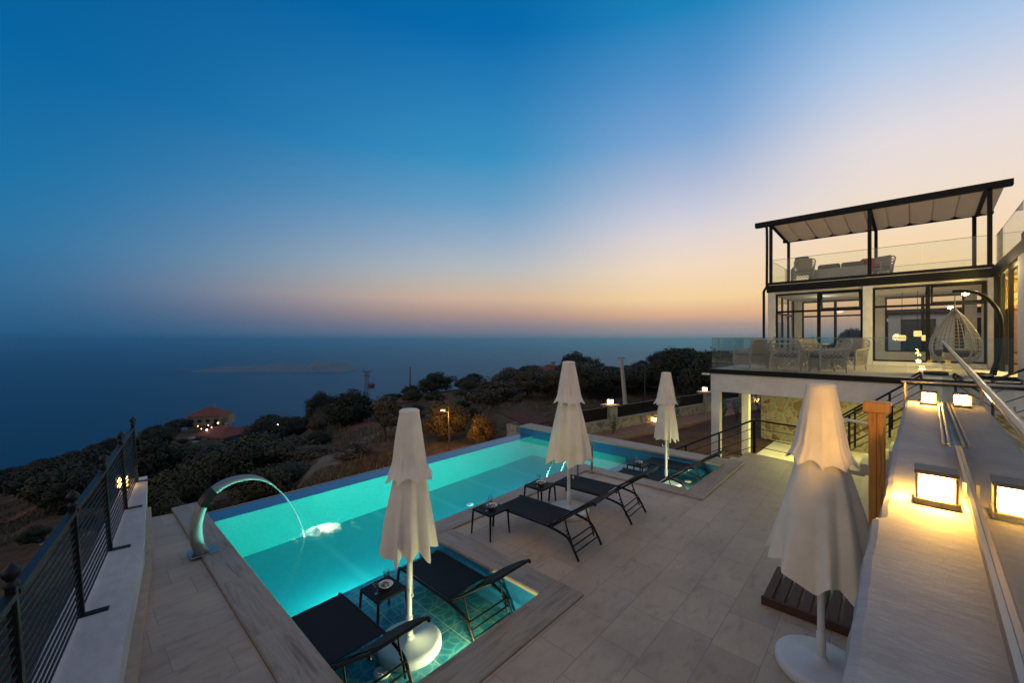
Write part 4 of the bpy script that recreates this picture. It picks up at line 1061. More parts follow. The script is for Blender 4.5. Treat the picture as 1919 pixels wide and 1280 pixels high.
part('spotlights', sl, M_ltlip, pg)

# ------------------------------------------------------------------ furniture on the terrace
def lattice(mb, o, u, v, nu, nv, r=.010):
    nu = max(4, int(nu*.72))
    """criss-cross strips on the parallelogram o + a*u + b*v"""
    o, u, v = Vector(o), Vector(u), Vector(v); lu, lv = u.length, v.length
    st = lu/nu
    k = -int(lv/st)-1
    while k*st < lu+lv:
        for sgn in (1, -1):
            pts = []
            for (a0, b0, da) in ((k*st, 0, 1),):
                a = a0; b = 0.0; e = lv
                # clip line a+b (or mirrored) to the rectangle
                b_lo = max(0, -a0); b_hi = min(lv, lu-a0)
                if b_hi-b_lo < .02: continue
                P = lambda bb: o + u*(((a0+bb) if sgn > 0 else lu-(a0+bb))/lu) + v*(bb/lv)
                mb.tube([P(b_lo), P(b_hi)], r, 4, False)
        k += 1
def make_wicker_chair():
    t = thing('wicker_armchair', 'x', 'armchair', (0, 0, 0))   # faces +x
    w = .30; fr = MB()
    # legs
    for sx, sy in ((-1, 1), (-1, -1), (1, 1), (1, -1)):
        part('leg', MB().tube([(sx*.26, sy*.26, .30), (sx*.27-(.03 if sx < 0 else -.01), sy*.28, 0)], [.02, .016], 8), M_wicker, t)
    mb = MB(); lattice(mb, (-.28, -w, .18), (0, 2*w, 0), (-.10, 0, .60), 9, 9); 
    mb.tube(cr([(-.26, -w, .14), (-.33, -w, .50), (-.40, -w, .80), (-.41, 0, .84), (-.40, w, .80), (-.33, w, .50), (-.26, w, .14)], 5), .02, 8)
    part('backrest', mb, M_wicker, t)
    for s in (-1, 1):
        mb = MB(); lattice(mb, (-.30, s*w, .14), (.58, 0, 0), (0, 0, .40), 9, 7)
        mb.tube(cr([(-.36, s*w, .62), (-.1, s*(w+.015), .575), (.20, s*(w+.01), .55), (.28, s*w, .50), (.28, s*w, .14)], 5), .024, 8); mb.tube([(-.30, s*w, .13), (.28, s*w, .13)], .012, 6)
        part('arm', mb, M_wicker, t)
    mb = MB(); lattice(mb, (.285, -w, .14), (0, 2*w, 0), (0, 0, .24), 9, 4); mb.box(-.28, -w+.01, .33, .28, w-.01, .37, .01)
    part('seat_frame', mb, M_wicker, t)
    part('seat_cushion', MB().box(-.26, -.26, .371, .29, .26, .47, .035), M_cushgrey, t)
    part('back_cushion', MB().box(-.05, -.25, 0, .05, .25, .42, .04, Matrix.Translation((-.25, 0, .46)) @ Matrix.Rotation(R(-11), 4, 'Y')), M_cush, t)
    return t
W0 = make_wicker_chair()
WC = [((13.3, 3.42), 60, 'pale wicker armchair with sand cushions at the glass corner of the dining terrace'),
      ((12.95, 2.45), 3, 'pale wicker armchair with its lattice back toward the pool, in front of the dining table'),
      ((13.15, 1.62), 122, 'pale wicker armchair seen from its side at the right end of the dining table'),
      ((15.3, 3.35), -70, 'pale wicker armchair behind the dining table, left of its twin'),
      ((15.6, 2.3), -150, 'pale wicker armchair on the house side of the dining table'),
      ((14.9, 1.35), 160, 'pale wicker armchair at the far right corner of the dining table')]
for i, ((x, y), rz, lab) in enumerate(WC):
    o = W0 if i == 0 else copy_tree(W0)
    if i in (1, 2):                                     # these two are pushed in without their loose back cushion
        for ch_o in [q for q in o.children if q.name.startswith('back_cushion')]: bpy.data.objects.remove(ch_o)
    o.location = hp(x, y, TZ); o.rotation_euler = (0, 0, R(rz)+HR); setp(o, lab, 'armchair', 'wicker armchairs around the dining table')
dt = thing('dining_table', 'pale wicker dining table with a glass top, set with tableware', 'table', (14.1, 2.45, TZ), 'h')
part('table_top', MB().box(13.55, 1.75, TZ+.70, 14.75, 3.15, TZ+.735, .01), M_wicker, dt)
mb = MB()
for a, b in (((13.65, 1.85), (13.65, 3.05)), ((14.65, 1.85), (14.65, 3.05))): lattice(mb, (*a, TZ+.05), (0, b[1]-a[1], 0), (0, 0, .62), 10, 6)
part('table_base', mb, M_wicker, dt)
for x, y in ((13.65, 1.85), (13.65, 3.05), (14.65, 1.85), (14.65, 3.05)): part('leg', MB().box(x-.03, y-.03, TZ, x+.03, y+.03, TZ+.70, .005), M_wicker, dt)
for k, (x, y) in enumerate(((13.75, 2.9), (13.75, 2.45), (13.75, 2.0), (14.5, 2.9), (14.5, 2.0))):
    solo('wine_glass', MB().lathe([(.035, 0), (.034, .004), (.005, .01), (.005, .09), (.034, .12), (.038, .17), (.030, .21), (.028, .21), (.035, .17), (0, .10)], 14, (x, y, TZ+.736)), M_cup,
         'stemmed glass on the dining table on the terrace', 'glass', (x, y, TZ+.736), 'h', group='stemmed glasses on the dining table')
solo('fruit_bowl', MB().lathe([(.05, 0), (.06, .01), (.15, .08), (.16, .10), (.15, .10), (.06, .025), (0, .02)], 20, (14.1, 2.45, TZ+.736)), M_white, 'white serving bowl in the middle of the dining table', 'bowl', (14.1, 2.45, TZ+.736), 'h')

# egg chair
eg = thing('egg_chair_stand', 'curved black steel stand holding the hanging egg chair', 'stand', (14.4, -1.3, TZ), 'h')
for dy in (-.06, .06):
    y0 = -1.38
    part('arched_tube', MB().tube(cr([(14.35+dy, -1.25+dy*.3, TZ+.03), (14.35+dy, -1.36, TZ+.6), (14.35+dy*.8, -1.38, TZ+1.1), (14.33+dy*.7, -1.32, TZ+1.5), (14.30+dy*.6, -1.14, TZ+1.82), (14.26+dy*.4, -.90, TZ+1.965), (14.22+dy*.3, -.62, TZ+1.985)], 6), .035, 10), M_iron, eg)
part('base_ring', MB().tube(cr([(14.35, -1.25, TZ+.03), (13.9, -1.1, TZ+.03), (13.75, -.6, TZ+.03), (14.0, -.15, TZ+.03)], 6), .03, 8).tube(cr([(14.35, -1.25, TZ+.03), (14.8, -1.1, TZ+.03), (14.95, -.6, TZ+.03), (14.6, -.15, TZ+.03)], 6), .03, 8), M_iron, eg)
ec = thing('egg_chair', 'hanging wicker egg chair with a grey cushion in front of the villa windows', 'hanging chair', (14.2, -.66, TZ+.2), 'h')
cx, cy, zb, zt = 14.2, -.66, TZ+.20, TZ+1.55
def eggr(f):   # f 0 bottom .. 1 top
    return .47*math.sin(PI*min(1, f**.72))**.72*(1-.25*f) if 0 < f < 1 else .02
bk = MB()
nV = 30
for k in range(nV):
    a = 2*PI*k/nV
    # leave the front (towards the camera-left) open
    if abs(((a-R(165)+PI) % (2*PI))-PI) < R(50): continue
    bk.tube([(cx+eggr(i/16)*math.cos(a), cy+eggr(i/16)*math.sin(a), zb+(zt-zb)*i/16) for i in range(17)], .009, 5, False)
for i in range(2, 16):
    f = i/16; arc = []
    for q in range(27):
        a = R(165)+R(50)+(2*PI-R(100))*q/26; arc.append((cx+eggr(f)*math.cos(a), cy+eggr(f)*math.sin(a), zb+(zt-zb)*f))
    bk.tube(arc, .008, 5, False)
part('basket', bk, M_wicker, ec)
rim = MB()
for s in (-1, 1):
    a = R(165)+s*R(50); rim.tube([(cx+eggr(i/20)*math.cos(a), cy+eggr(i/20)*math.sin(a), zb+(zt-zb)*i/20) for i in range(21)], .022, 8)
part('rim', rim, M_wicker, ec)
part('cushion', MB().lathe([(0, .0), (.28, .03), (.36, .10), (.34, .17), (.2, .20), (0, .21)], 24, (cx, cy, zb+.22)), M_cushgrey, ec)
chn = MB()
for dx in (-.02, .02): chn.tube([(cx+dx, cy, zt-.02), (cx+dx, cy, TZ+1.96)], .008, 5)
part('chain', chn, M_steel, ec)

# roof terrace furniture
sf = thing('wicker_sofa', 'long pale wicker sofa with grey cushions on the roof terrace', 'sofa', (19.3, 1.9, 4.93), 'h')
mb = MB(); mb.box(18.95, 1.15, 4.96, 19.05, 2.75, 5.42, .02).box(19.051, 1.15, 4.96, 19.7, 1.25, 5.35, .02).box(19.051, 2.65, 4.96, 19.7, 2.75, 5.35, .02); part('frame', mb, M_wicker, sf)
part('seat_cushion', MB().box(19.06, 1.26, 5.05, 19.7, 2.64, 5.25, .04), M_cushgrey, sf)
part('back_cushion', MB().box(19.06, 1.27, 5.26, 19.2, 1.94, 5.60, .05).box(19.06, 1.96, 5.26, 19.2, 2.63, 5.60, .05), M_cushgrey, sf)
solo('teal_cushion', MB().box(-.06, -.22, -.2, .06, .22, .2, .05, Matrix.Translation((18.62, 3.05, 5.72)) @ Matrix.Rotation(R(10), 4, 'Y')), M_teal_c, 'dark teal cushion on the roof terrace armchair', 'cushion', (18.62, 3.05, 5.52), 'h')
solo('red_cushion', MB().box(-.06, -.19, -.19, .06, .19, .19, .05, Matrix.Translation((19.3, 1.22, 5.50)) @ Matrix.Rotation(R(-8), 4, 'Y')), M_red_c, 'red cushion on the roof terrace sofa beside a pergola post', 'cushion', (19.3, 1.22, 5.31), 'h')
for (x, y, rz, lab) in ((18.75, 3.05, 20, 'pale wicker armchair with a teal cushion on the roof terrace'), (19.6, .98, 150, 'pale wicker armchair right of the sofa on the roof terrace')):
    o = copy_tree(W0); o.location = hp(x, y, 4.93); o.rotation_euler = (0, 0, R(rz)+HR); setp(o, lab, 'armchair', 'wicker armchairs on the roof terrace')

# ------------------------------------------------------------------ basement floor, garden, garden wall
struct('basement_floor', MB().box(12.4, -2.6, -1.3, 18.0, 3.75, -1.0).box(11.3, -2.6, -1.3, 12.4, 2.6, -1.0), M_terr, 'h')
def garden():
    mb = MB(); rows = []
    for i in range(70):
        x = 10.47+i*.46; row = []
        for j in range(28):
            yb = 8.9-.215*(x-13); f = j/27; y = 2.5+(yb-2.5)*f if x > 11.6 else 2.8+(yb-2.8)*f
            row.append((x, y, -1.06+.10*fbm(x*1.3, y*1.3)+(.05*fbm(x*4, y*4))))
        rows.append(row[::-1])
    mb.loft(rows, True, False, False); return mb
struct('garden_soil', garden(), M_stone_dark)
GA, GB = Vector((12.2, 9.05, 0)), Vector((33.0, 4.75, 0))
gd = (GB-GA).normalized(); gang = math.atan2(gd.y, gd.x); gn = Vector((-gd.y, gd.x, 0))
gw = thing('garden_wall', 'pale stone garden wall with black fence panels and lamp pillars beyond the pool', 'wall', tuple(GA+Vector((0, 0, -1))))
MG = Matrix.Translation(GA) @ Matrix.Rotation(gang, 4, 'Z'); Lg = (GB-GA).length
part('stone_base', MB().box(0, 0, -4.5, Lg, .30, -.56, .02, MG), M_gwall, gw)
part('coping', MB().box(0, -.03, -.559, Lg, .33, -.51, .01, MG), M_capst, gw)
part('footing', MB().box(0, -1.2, -1.5, Lg, -.001, -.94, .02, MG), M_foot, gw)
pil = [3.2, 10.55, 14.3, 18.5]
for k, s in enumerate(pil):
    part('pillar', MB().box(s-.22, -.06, -1.2, s+.22, .36, .02, .01, MG), M_capst, gw)
    part('pillar_cap', MB().box(s-.30, -.14, .021, s+.30, .44, .085, .015, MG), M_capst, gw)
seg = [0]+pil+[Lg]
for a, b in zip(seg, seg[1:]):
    mb = MB(); a2, b2 = a+.23, b-.23
    mb.box(a2, .12, -.50, b2, .135, -.04, 0, MG); mb.box(a2, .10, -.04, b2, .155, -.01, 0, MG)
    part('fence_panel', mb, M_iron, gw)
def pillar_lamp(p, z, label, s=.09, h=.2):
    t = thing('pillar_lamp', label, 'lamp', (p.x, p.y, z), group='small lamps along the garden wall')
    part('diffuser', MB().box(p.x-s, p.y-s, z+.03, p.x+s, p.y+s, z+h, .01), M_glow2, t)
    part('frame', MB().box(p.x-s-.02, p.y-s-.02, z, p.x+s+.02, p.y+s+.02, z+.029).box(p.x-s-.02, p.y-s-.02, z+h+.001, p.x+s+.02, p.y+s+.02, z+h+.03), M_alu, t)
for s, lab in ((3.2, 'small glowing lamp on the garden wall pillar nearest the pool'), (10.55, 'small glowing lamp on the garden wall pillar beside the villa column')):
    pillar_lamp(MG @ Vector((s, .15, 0)), .086, lab)
for s, lab in ((5.9, 'small glowing lamp low on the garden footing, half behind the far parasol'), (11.2, 'small glowing lamp low on the garden footing beside the white terrace column'), (16.0, 'small glowing lamp low on the garden footing seen under the terrace')):
    pillar_lamp(MG @ Vector((s, -.12, 0)), -.93, lab, .07, .2)
def young_plant(x, y, z, h, seed, label):
    rg = random.Random(seed); t = thing('young_plant', label, 'plant', (x, y, z), group='young shrubs along the garden wall')
    stm = MB(); lv = MB()
    for k in range(5):
        a = rg.random()*6.28; tipx, tipy = x+.18*h*math.cos(a), y+.18*h*math.sin(a); stm.tube([(x, y, z), ((x+tipx)/2, (y+tipy)/2, z+h*.5), (tipx, tipy, z+h*rg.uniform(.75, 1))], [.012, .009, .004], 5)
        for q in range(16):
            f = .3+.7*q/16; c = Vector((x+(tipx-x)*f, y+(tipy-y)*f, z+h*f*.95)); d = Vector((rg.uniform(-1, 1), rg.uniform(-1, 1), rg.uniform(-.2, .8))).normalized()
            e = d.orthogonal().normalized(); L = rg.uniform(.08, .16)*h
            lv.add([c, c+d*L*.5+e*L*.22, c+d*L, c+d*L*.5-e*L*.22], [(0, 1, 2, 3)])
    part('stem', stm, M_bark, t); part('leaves', lv, M_young, t)
for k, (s, d, h, lab) in enumerate(((2.6, -.5, .9, 'leafy young shrub beside the garden wall pillar nearest the pool'), (5.6, -1.3, 1.5, 'tall young shrub just left of the far shelf parasol'), (9.2, -1.5, 1.1, 'young shrub between the far parasol and the second lamp pillar'),
                                   (9.9, -1.8, .9, 'low young shrub left of the white terrace column'), (12.6, -1.6, 1.1, 'young shrub seen between the terrace columns'), (13.2, -2.4, .8, 'low young shrub on bare soil between the terrace columns'))):
    p = MG @ Vector((s, d, 0)); young_plant(p.x, p.y, -1.05, h, k, lab)

# ------------------------------------------------------------------ trees
def crown_mesh(name, seed, clumps=30, per=95, flat=.72, leafsz=.075, gap=.85):
    rg = random.Random(seed); vs = []; fs = []; ns = []
    for c in range(clumps):
        a = rg.random()*6.283; u = rg.uniform(-.55, 1); r = math.sqrt(max(0, 1-u*u))*rg.uniform(.35, .8)
        cc = Vector((r*math.cos(a), r*math.sin(a), u*flat*rg.uniform(.6, .85))); cr_ = rg.uniform(.20, .36)
        for k in range(per):
            d = Vector((rg.gauss(0, 1), rg.gauss(0, 1), rg.gauss(0, .75))).normalized()*cr_*rg.uniform(.55, 1.08)
            p = cc+d; n = (d.normalized()+Vector((rg.uniform(-1, 1), rg.uniform(-1, 1), rg.uniform(-.4, 1)))*.8).normalized()
            e = n.orthogonal().normalized(); q = rg.random()*6.28; f = n.cross(e); e, f = e*math.cos(q)+f*math.sin(q), f*math.cos(q)-e*math.sin(q)
            L = leafsz*rg.uniform(.6, 1.35); o = len(vs)
            if e.cross(f).dot(d) > 0: f = -f
            vs += [p-e*L, p+f*L*.55, p+e*L, p-f*L*.55]; fs.append((o, o+1, o+2, o+3))
            nn = (d.normalized()*.75 + p.normalized()*.55 + n*.35*(1 if n.dot(d) > 0 else -1)).normalized(); ns += [tuple(nn)]*4
    me = bpy.data.meshes.new(name); me.from_pydata([tuple(v) for v in vs], [], fs)
    me.polygons.foreach_set('use_smooth', [True]*len(fs)); me.normals_split_custom_set_from_vertices(ns); return me
crowns = [crown_mesh('crown', 11, 44, 150, .72, .052), crown_mesh('crown', 22, 34, 150, .85, .050), crown_mesh('crown', 33, 50, 130, .60, .050), crown_mesh('crown', 44, 24, 90, .9, .060), crown_mesh('crown', 55, 56, 150, .78, .042)]
CR = {}
for ci, me in enumerate(crowns):
    for mi, mm in enumerate((M_leaf, M_leaf2, M_leaf3, M_leaf4)):
        m2 = me.copy(); m2.materials.append(mm); CR[(ci, mi)] = m2
trunks = []
for sd in (1, 2):
    rg = random.Random(sd); mb = MB()
    mb.tube([(0, 0, -.15), (.03, .02, .2), (-.02, .05, .42)], [.085, .06, .05], 7)
    for k in range(5):
        a = k*1.257+rg.random(); mb.tube([(-.02, .05, .38), (.22*math.cos(a), .22*math.sin(a), .55), (.48*math.cos(a), .48*math.sin(a), .80)], [.042, .03, .012], 5)
    me = mb.mesh('trunk'); me.materials.append(M_bark); trunks.append(me)
rgT = random.Random(77)
SKY = [(-900, 1150), (-300, 1000), (0, 878), (60, 862), (120, 846), (200, 820), (245, 806), (300, 790), (330, 783), (350, 796), (450, 790), (480, 779), (520, 777), (545, 784), (575, 775), (590, 746), (612, 735), (636, 745), (660, 728), (682, 745), (700, 742), (738, 742), (770, 725), (800, 705), (830, 697), (862, 712), (885, 700), (910, 712), (935, 690), (970, 684), (1000, 680), (1030, 692), (1050, 668), (1080, 659), (1110, 670), (1140, 684), (1165, 690), (1190, 672), (1230, 656), (1280, 647), (1330, 660), (1420, 655), (1500, 662), (1540, 650), (1580, 612), (1700, 590), (2600, 560)]
def skyline(px):
    for a, b in zip(SKY, SKY[1:]):
        if px <= b[0]: return a[1]+(b[1]-a[1])*max(0, (px-a[0])/(b[0]-a[0]))
    return SKY[-1][1]
def tree(px, Y, wd, ht, ci, mi, label, group=None, lift=.25, name='tree', ytop=None, cap=0):
    """wd crown width, ht total height (metres); nothing grows above the hill's tree line"""
    p = at(px, Y); z = ground(p[0], p[1])
    hw = wd/2*767/Y
    lim = max(cap, skyline(px-hw*.6), skyline(px), skyline(px+hw*.6)) if ytop is None else ytop
    room = 2.8-(lim-636)*Y/767-z
    if ytop is not None: ht = max(.8, room)
    else: ht = max(1.0, min(ht, room))
    if ytop is None and ht < wd*.45: wd = max(1.4, ht/.5)
    t = bpy.data.objects.new(name, None); C.objects.link(t); t.location = (p[0], p[1], z); t.empty_display_size = .2
    setp(t, label, 'tree' if name != 'bush' else 'bush', group)
    ch_ = ht*(1-lift)
    c = bpy.data.objects.new('crown', CR[(ci, mi)]); C.objects.link(c); c.parent = t
    c.location = (0, 0, ht*lift+ch_*.42); c.scale = (wd/2, wd/2*rgT.uniform(.85, 1.15), ch_*.72); c.rotation_euler = (0, 0, rgT.random()*6.28)
    k = bpy.data.objects.new('trunk', trunks[rgT.randrange(2)]); C.objects.link(k); k.parent = t
    s = ht*lift/.42 if lift > .15 else ht*.6; k.scale = (max(.8, ht*.5), max(.8, ht*.5), max(s, ht*.62)); k.rotation_euler = (0, 0, rgT.random()*6.28)
    return t
TL = [
 # px, Y, width, height, crown, leaf, label
 (836, 30, 3.9, 3.7, 4, 3, 'round bush glowing amber under the lit street lamp beyond the pool edge', .02, 'bush', 752),
 (905, 27.5, 2.2, 2.1, 4, 3, 'smaller amber-lit bush right of the street lamp', .02, 'bush', 776),
 (722, 33, 3.4, 3.1, 3, 2, 'sparse reddish-brown tree left of the street lamp, half behind a parasol top', .30, 'tree', 748),
 (930, 45, 6.6, 4.4, 3, 2, 'wide greyish dry tree right of the amber bush', .08, 'tree', 712),
 (990, 50, 6, 5.2, 0, 2, 'tall greyish dry tree left of the deck parasol top', .1, 'tree', 692),
 (660, 50, 6.6, 5.6, 0, 0, 'big dark round tree below the lattice power pole', .08, 'tree', 730),
 (820, 84, 9.5, 7.0, 0, 0, 'big dark tree on the ridge right of the thin pole', .1, 'tree', 697),
 (772, 92, 4.5, 4.2, 1, 0, 'dark tree at the foot of the thin pole on the ridge', .1, 'tree', 722),
 (888, 96, 5.6, 4.6, 1, 0, 'dark open-branched tree standing alone on the ridge against the sea', .32, 'tree', 700),
 (603, 92, 7.0, 5.6, 4, 0, 'dark rounded tree on the ridge left of the lattice power pole', .08, 'tree', 735),
 (655, 98, 5.4, 4.4, 2, 0, 'low dark tree on the ridge right beside the lattice power pole', .1, 'tree', 743),
 (735, 96, 4.4, 3.2, 1, 0, 'small dark tree on the ridge between the power pole and the thin pole', .1, 'tree', 738),
 (960, 92, 6.5, 5.2, 0, 0, 'dark tree on the ridge left of the far red-roofed house', .1, 'tree', 690),
 (1000, 95, 6.5, 6.0, 2, 0, 'dark spreading tree touching the far red-roofed house', .1, 'tree', 681),
 (1078, 74, 8.2, 8.2, 0, 0, 'tallest dark tree on the ridge, behind the deck parasol', .1, 'tree', 659),
 (1104, 78, 6.0, 6.2, 1, 0, 'dark tree on the ridge just right of the tallest one', .1, 'tree', 671),
 (1142, 82, 5.6, 5.6, 2, 0, 'dark tree on the ridge left of the leaning concrete pole', .1, 'tree', 685),
 (1110, 52, 6.5, 5.0, 0, 0, 'dark bushy tree in the hollow right of the deck parasol', .06, 'tree', 716),
 (560, 40, 7.0, 4.6, 2, 1, 'broad olive tree in the large clump beyond the fountain, its right half browner', .05, 'tree', 815),
 (600, 34, 5.0, 3.2, 0, 2, 'brownish bush on the right of the large clump beyond the pool edge', .03, 'bush', 842),
 (480, 46, 8.0, 5.4, 0, 1, 'broad dark olive tree in front of the red-roofed lower villa', .05, 'tree', 813),
 (415, 38, 6.2, 3.6, 2, 1, 'olive tree on the left of the large clump beyond the fountain', .05, 'tree', 838),
 (540, 28, 4.6, 2.4, 4, 1, 'low olive bush directly above the fountain water jet', .02, 'bush', 868),
 (650, 27, 3.6, 1.6, 3, 2, 'low dry shrub just beyond the pool edge left of the parasol', .02, 'bush', 858),
 (500, 25, 4.0, 1.9, 0, 1, 'dark low bush behind the top of the fountain arch', .02, 'bush', 876),
 (330, 27, 4.2, 2.0, 2, 1, 'dark low bush on the slope right of the fence end', .02, 'bush', 868),
 (297, 18.5, 2.4, 1.5, 4, 1, 'green low bush just beyond the end of the low wall', .02, 'bush', 912),
 (545, 118, 8, 5.0, 0, 0, 'dark tree on the ridge right of the garden string of white lights', .08, 'tree', 784),
 (560, 78, 8.5, 5.6, 2, 0, 'dark wide tree below the white garden lights', .06, 'tree', 792),
 (505, 128, 8.5, 4.6, 1, 0, 'dark tree on the skyline right of the upper red-roofed villa', .08, 'tree', 777),
 (338, 126, 7.0, 4.8, 2, 0, 'flat-topped dark tree on the skyline left of the upper red-roofed villa', .2, 'tree', 783),
]
for px, Y, w_, h_, ci, mi, lab, lift, nm, yt in TL: tree(px, Y, w_, h_, ci, mi, lab, None, lift, nm, yt)
def scatter(n, px0, px1, Y0_, Y1_, w0, w1, label, group, seed, mi=(0, 0, 1), hr=(.6, .85), avoid=(), cap=0):
    rg = random.Random(seed); done = []; tries = 0
    while len(done) < n and tries < 4000:
        tries += 1
        px = rg.uniform(px0, px1); Y = Y0_+(Y1_-Y0_)*rg.random()**.8; w_ = rg.uniform(w0, w1)
        p = at(px, Y)
        if any((p[0]-q[0])**2+(p[1]-q[1])**2 < (.36*(w_+q[2]))**2 for q in done): continue
        if any(a0 <= px <= a1 and b0 <= Y <= b1 for a0, a1, b0, b1 in avoid): continue
        if p[0] > 9 and p[1] < 9.8-.2*(p[0]-12) and p[0] < 40: continue
        done.append((p[0], p[1], w_)); tree(px, Y, w_, w_*rg.uniform(*hr), rg.choice((0, 1, 2, 4)), rg.choice(mi), label, group, .06, cap=cap)
AV = [(350, 455, 85, 160), (680, 1010, 20, 45), (600, 700, 22, 40)]
scatter(46, -350, 330, 36, 118, 4.5, 8.0, 'dark evergreen tree in the wood covering the slope left of the red-roofed villas', 'trees on the slope left of the villas', 5, avoid=[(-400, 400, 20, 34)])
scatter(14, 330, 560, 56, 120, 4.5, 7.5, 'dark evergreen tree in the belt around the two red-roofed villas', 'trees around the red-roofed villas', 6, avoid=[(335, 470, 50, 160)])
scatter(16, 580, 900, 54, 96, 3.0, 5.2, 'small dark tree dotted over the dry slope below the power poles', 'trees dotted below the power poles', 7, (0, 1, 2), avoid=[(690, 900, 54, 74), (670, 706, 54, 96)])
scatter(20, 585, 935, 26, 62, 2.2, 4.2, 'dark bushy tree scattered over the slope just beyond the infinity edge', 'bushes beyond the infinity edge', 21, (0, 1, 2, 0), hr=(.5, .8), avoid=[(770, 930, 20, 36), (590, 760, 30, 40)], cap=770)
scatter(26, 930, 1160, 40, 88, 4.0, 6.5, 'dark tree in the thicket between the amber bush and the leaning concrete pole', 'trees in the thicket left of the concrete pole', 8, (0, 0, 2), avoid=[(930, 1010, 38, 46)])
scatter(40, 1160, 1420, 34, 92, 4.5, 7.5, 'dark evergreen tree in the wood behind the garden wall, right of the concrete pole', 'trees behind the garden wall', 9, (0, 0, 0, 1), hr=(.65, .95), avoid=[(1120, 1245, 30, 47)])
scatter(26, 1420, 2050, 60, 95, 5, 8.5, 'dark tree on the hill seen through and beside the villa glass', 'trees on the hill behind the villa', 10, (0, 0, 1), hr=(.65, .95))
scatter(16, -700, 300, 22, 40, 1.4, 2.6, 'low dark shrub on the open slope beyond the iron fence', 'shrubs beyond the iron fence', 12, (1, 2), hr=(.45, .65))

scatter(22, 335, 475, 36, 92, 4.5, 7.0, 'dark evergreen tree below and in front of the lower red-roofed villa', 'trees below the lower villa', 15, (0, 0, 1), cap=834)

# dry grass and scrub
def scrub():
    rg = random.Random(4); mb = MB(); vs = []; fs = []
    n = 0
    while n < 9000:
        px = rg.uniform(-300, 1250); Y = 14.5+60*rg.random()**1.7
        p = at(px, Y)
        if p[0] > 9.5 and p[1] < 9.6-.2*(p[0]-12.2): continue
        if vnoise(p[0]*.22, p[1]*.22) < .47: continue
        n += 1
        for k in range(5):
            qx, qy = p[0]+rg.gauss(0, .22), p[1]+rg.gauss(0, .22); z = ground(qx, qy); h = rg.uniform(.10, .30)*(1+Y/90)
            b = rg.random()*6.28; wd_ = .02+.0007*Y; dx, dy = math.cos(b)*wd_, math.sin(b)*wd_; lx, ly = rg.gauss(0, .4)*h, rg.gauss(0, .4)*h; o = len(vs)
            vs += [(qx-dx, qy-dy, z-.05), (qx+dx, qy+dy, z-.05), (qx+lx, qy+ly, z+h)]; fs.append((o, o+1, o+2))
    mb.add(vs, fs); return mb
struct('dry_grass', scrub(), leaf('dry_grass_blade', (.10, .078, .042), (.19, .145, .08)), kind='stuff')

# ------------------------------------------------------------------ poles, lamp, far houses, lights
def pole(name, px, Y, h, r, label, mt, lean=(0, 0), dz=0):
    p = at(px, Y); z = ground(p[0], p[1])-.3+dz
    return solo(name, MB().tube([(p[0], p[1], z), (p[0]+lean[0], p[1]+lean[1], z+h)], [r, r*.7], 8), mt, label, 'pole', (p[0], p[1], z)), p, z
p = at(1168.5, 36); zb_ = ground(p[0], p[1])-.3
top_z = 2.8-33*36/767
lp = thing('concrete_pole', 'pale leaning concrete utility pole behind the garden wall', 'pole', (p[0], p[1], zb_))
rt = Vector((ST, -CT, 0))
tp = Vector((p[0], p[1], 0))-rt*.20
part('shaft', MB().tube([(p[0]+rt.x*.25, p[1]+rt.y*.25, zb_), (tp.x, tp.y, top_z)], [.21, .15], 6), M_concrete, lp)
part('crossarm', MB().tube([(tp.x-rt.x*.3, tp.y-rt.y*.3, top_z-.12), (tp.x+rt.x*.35, tp.y+rt.y*.35, top_z-.10)], .035, 6), M_rustpole, lp)
pole('utility_pole', 769, 92, 2.8-52*92/767-gz(769, 92)+.3, .16, 'thin dark pole on the ridge left of the big dark tree', M_rustpole)
pole('utility_pole', 1209, 37, 2.8-44*37/767-gz(1209, 37)+.3, .06, 'thin dark pole rising from the trees left of the far parasol', M_rustpole)
# lattice power pole with transformer
p = at(688, 92); z = ground(p[0], p[1])-.3; zt_ = 2.8-61*92/767
lt = thing('lattice_power_pole', 'rusty lattice power pole with crossarms and a transformer on the ridge', 'power pole', (p[0], p[1], z))
mb = MB(); n = 14; hh = zt_-z
for sx in (-1, 1):
    for sy in (-1, 1): mb.tube([(p[0]+sx*.45, p[1]+sy*.45, z), (p[0]+sx*.22, p[1]+sy*.22, zt_)], .045, 4)
for k in range(n):
    f0, f1 = k/n, (k+1)/n; a0, a1 = .45-.23*f0, .45-.23*f1; s = 1 if k % 2 else -1
    mb.tube([(p[0]-s*a0, p[1]-a0, z+hh*f0), (p[0]+s*a1, p[1]-a1, z+hh*f1)], .03, 4); mb.tube([(p[0]-a0, p[1]-s*a0, z+hh*f0), (p[0]-a1, p[1]+s*a1, z+hh*f1)], .03, 4)
M_rust = mottled('rusty_steel', (.09, .05, .04), (.13, .075, .055), 3, .8)
part('lattice_mast', mb, M_rust, lt)
mb = MB()
for dz in (.0, -.9): mb.tube([tuple(Vector((p[0], p[1], zt_+dz))-rt*1.0), tuple(Vector((p[0], p[1], zt_+dz))+rt*1.0)], .06, 4)
for q in (-.9, -.45, .45, .9):
    b = Vector((p[0], p[1], zt_))+rt*q; mb.lathe([(.09, 0), (.11, .12), (.06, .2), (.1, .3), (0, .42)], 8, tuple(b))
part('crossarms', mb, M_rust, lt)
b = Vector((p[0], p[1], zt_-3.2))+rt*1.0
part('transformer', MB().box(b.x-.6, b.y-.45, b.z-.5, b.x+.6, b.y+.45, b.z+.5, .05).lathe([(.08, 0), (.1, .2), (0, .5)], 8, (b.x-.3, b.y, b.z+.5)).lathe([(.08, 0), (.1, .2), (0, .5)], 8, (b.x+.3, b.y, b.z+.5)), M_rust, lt)

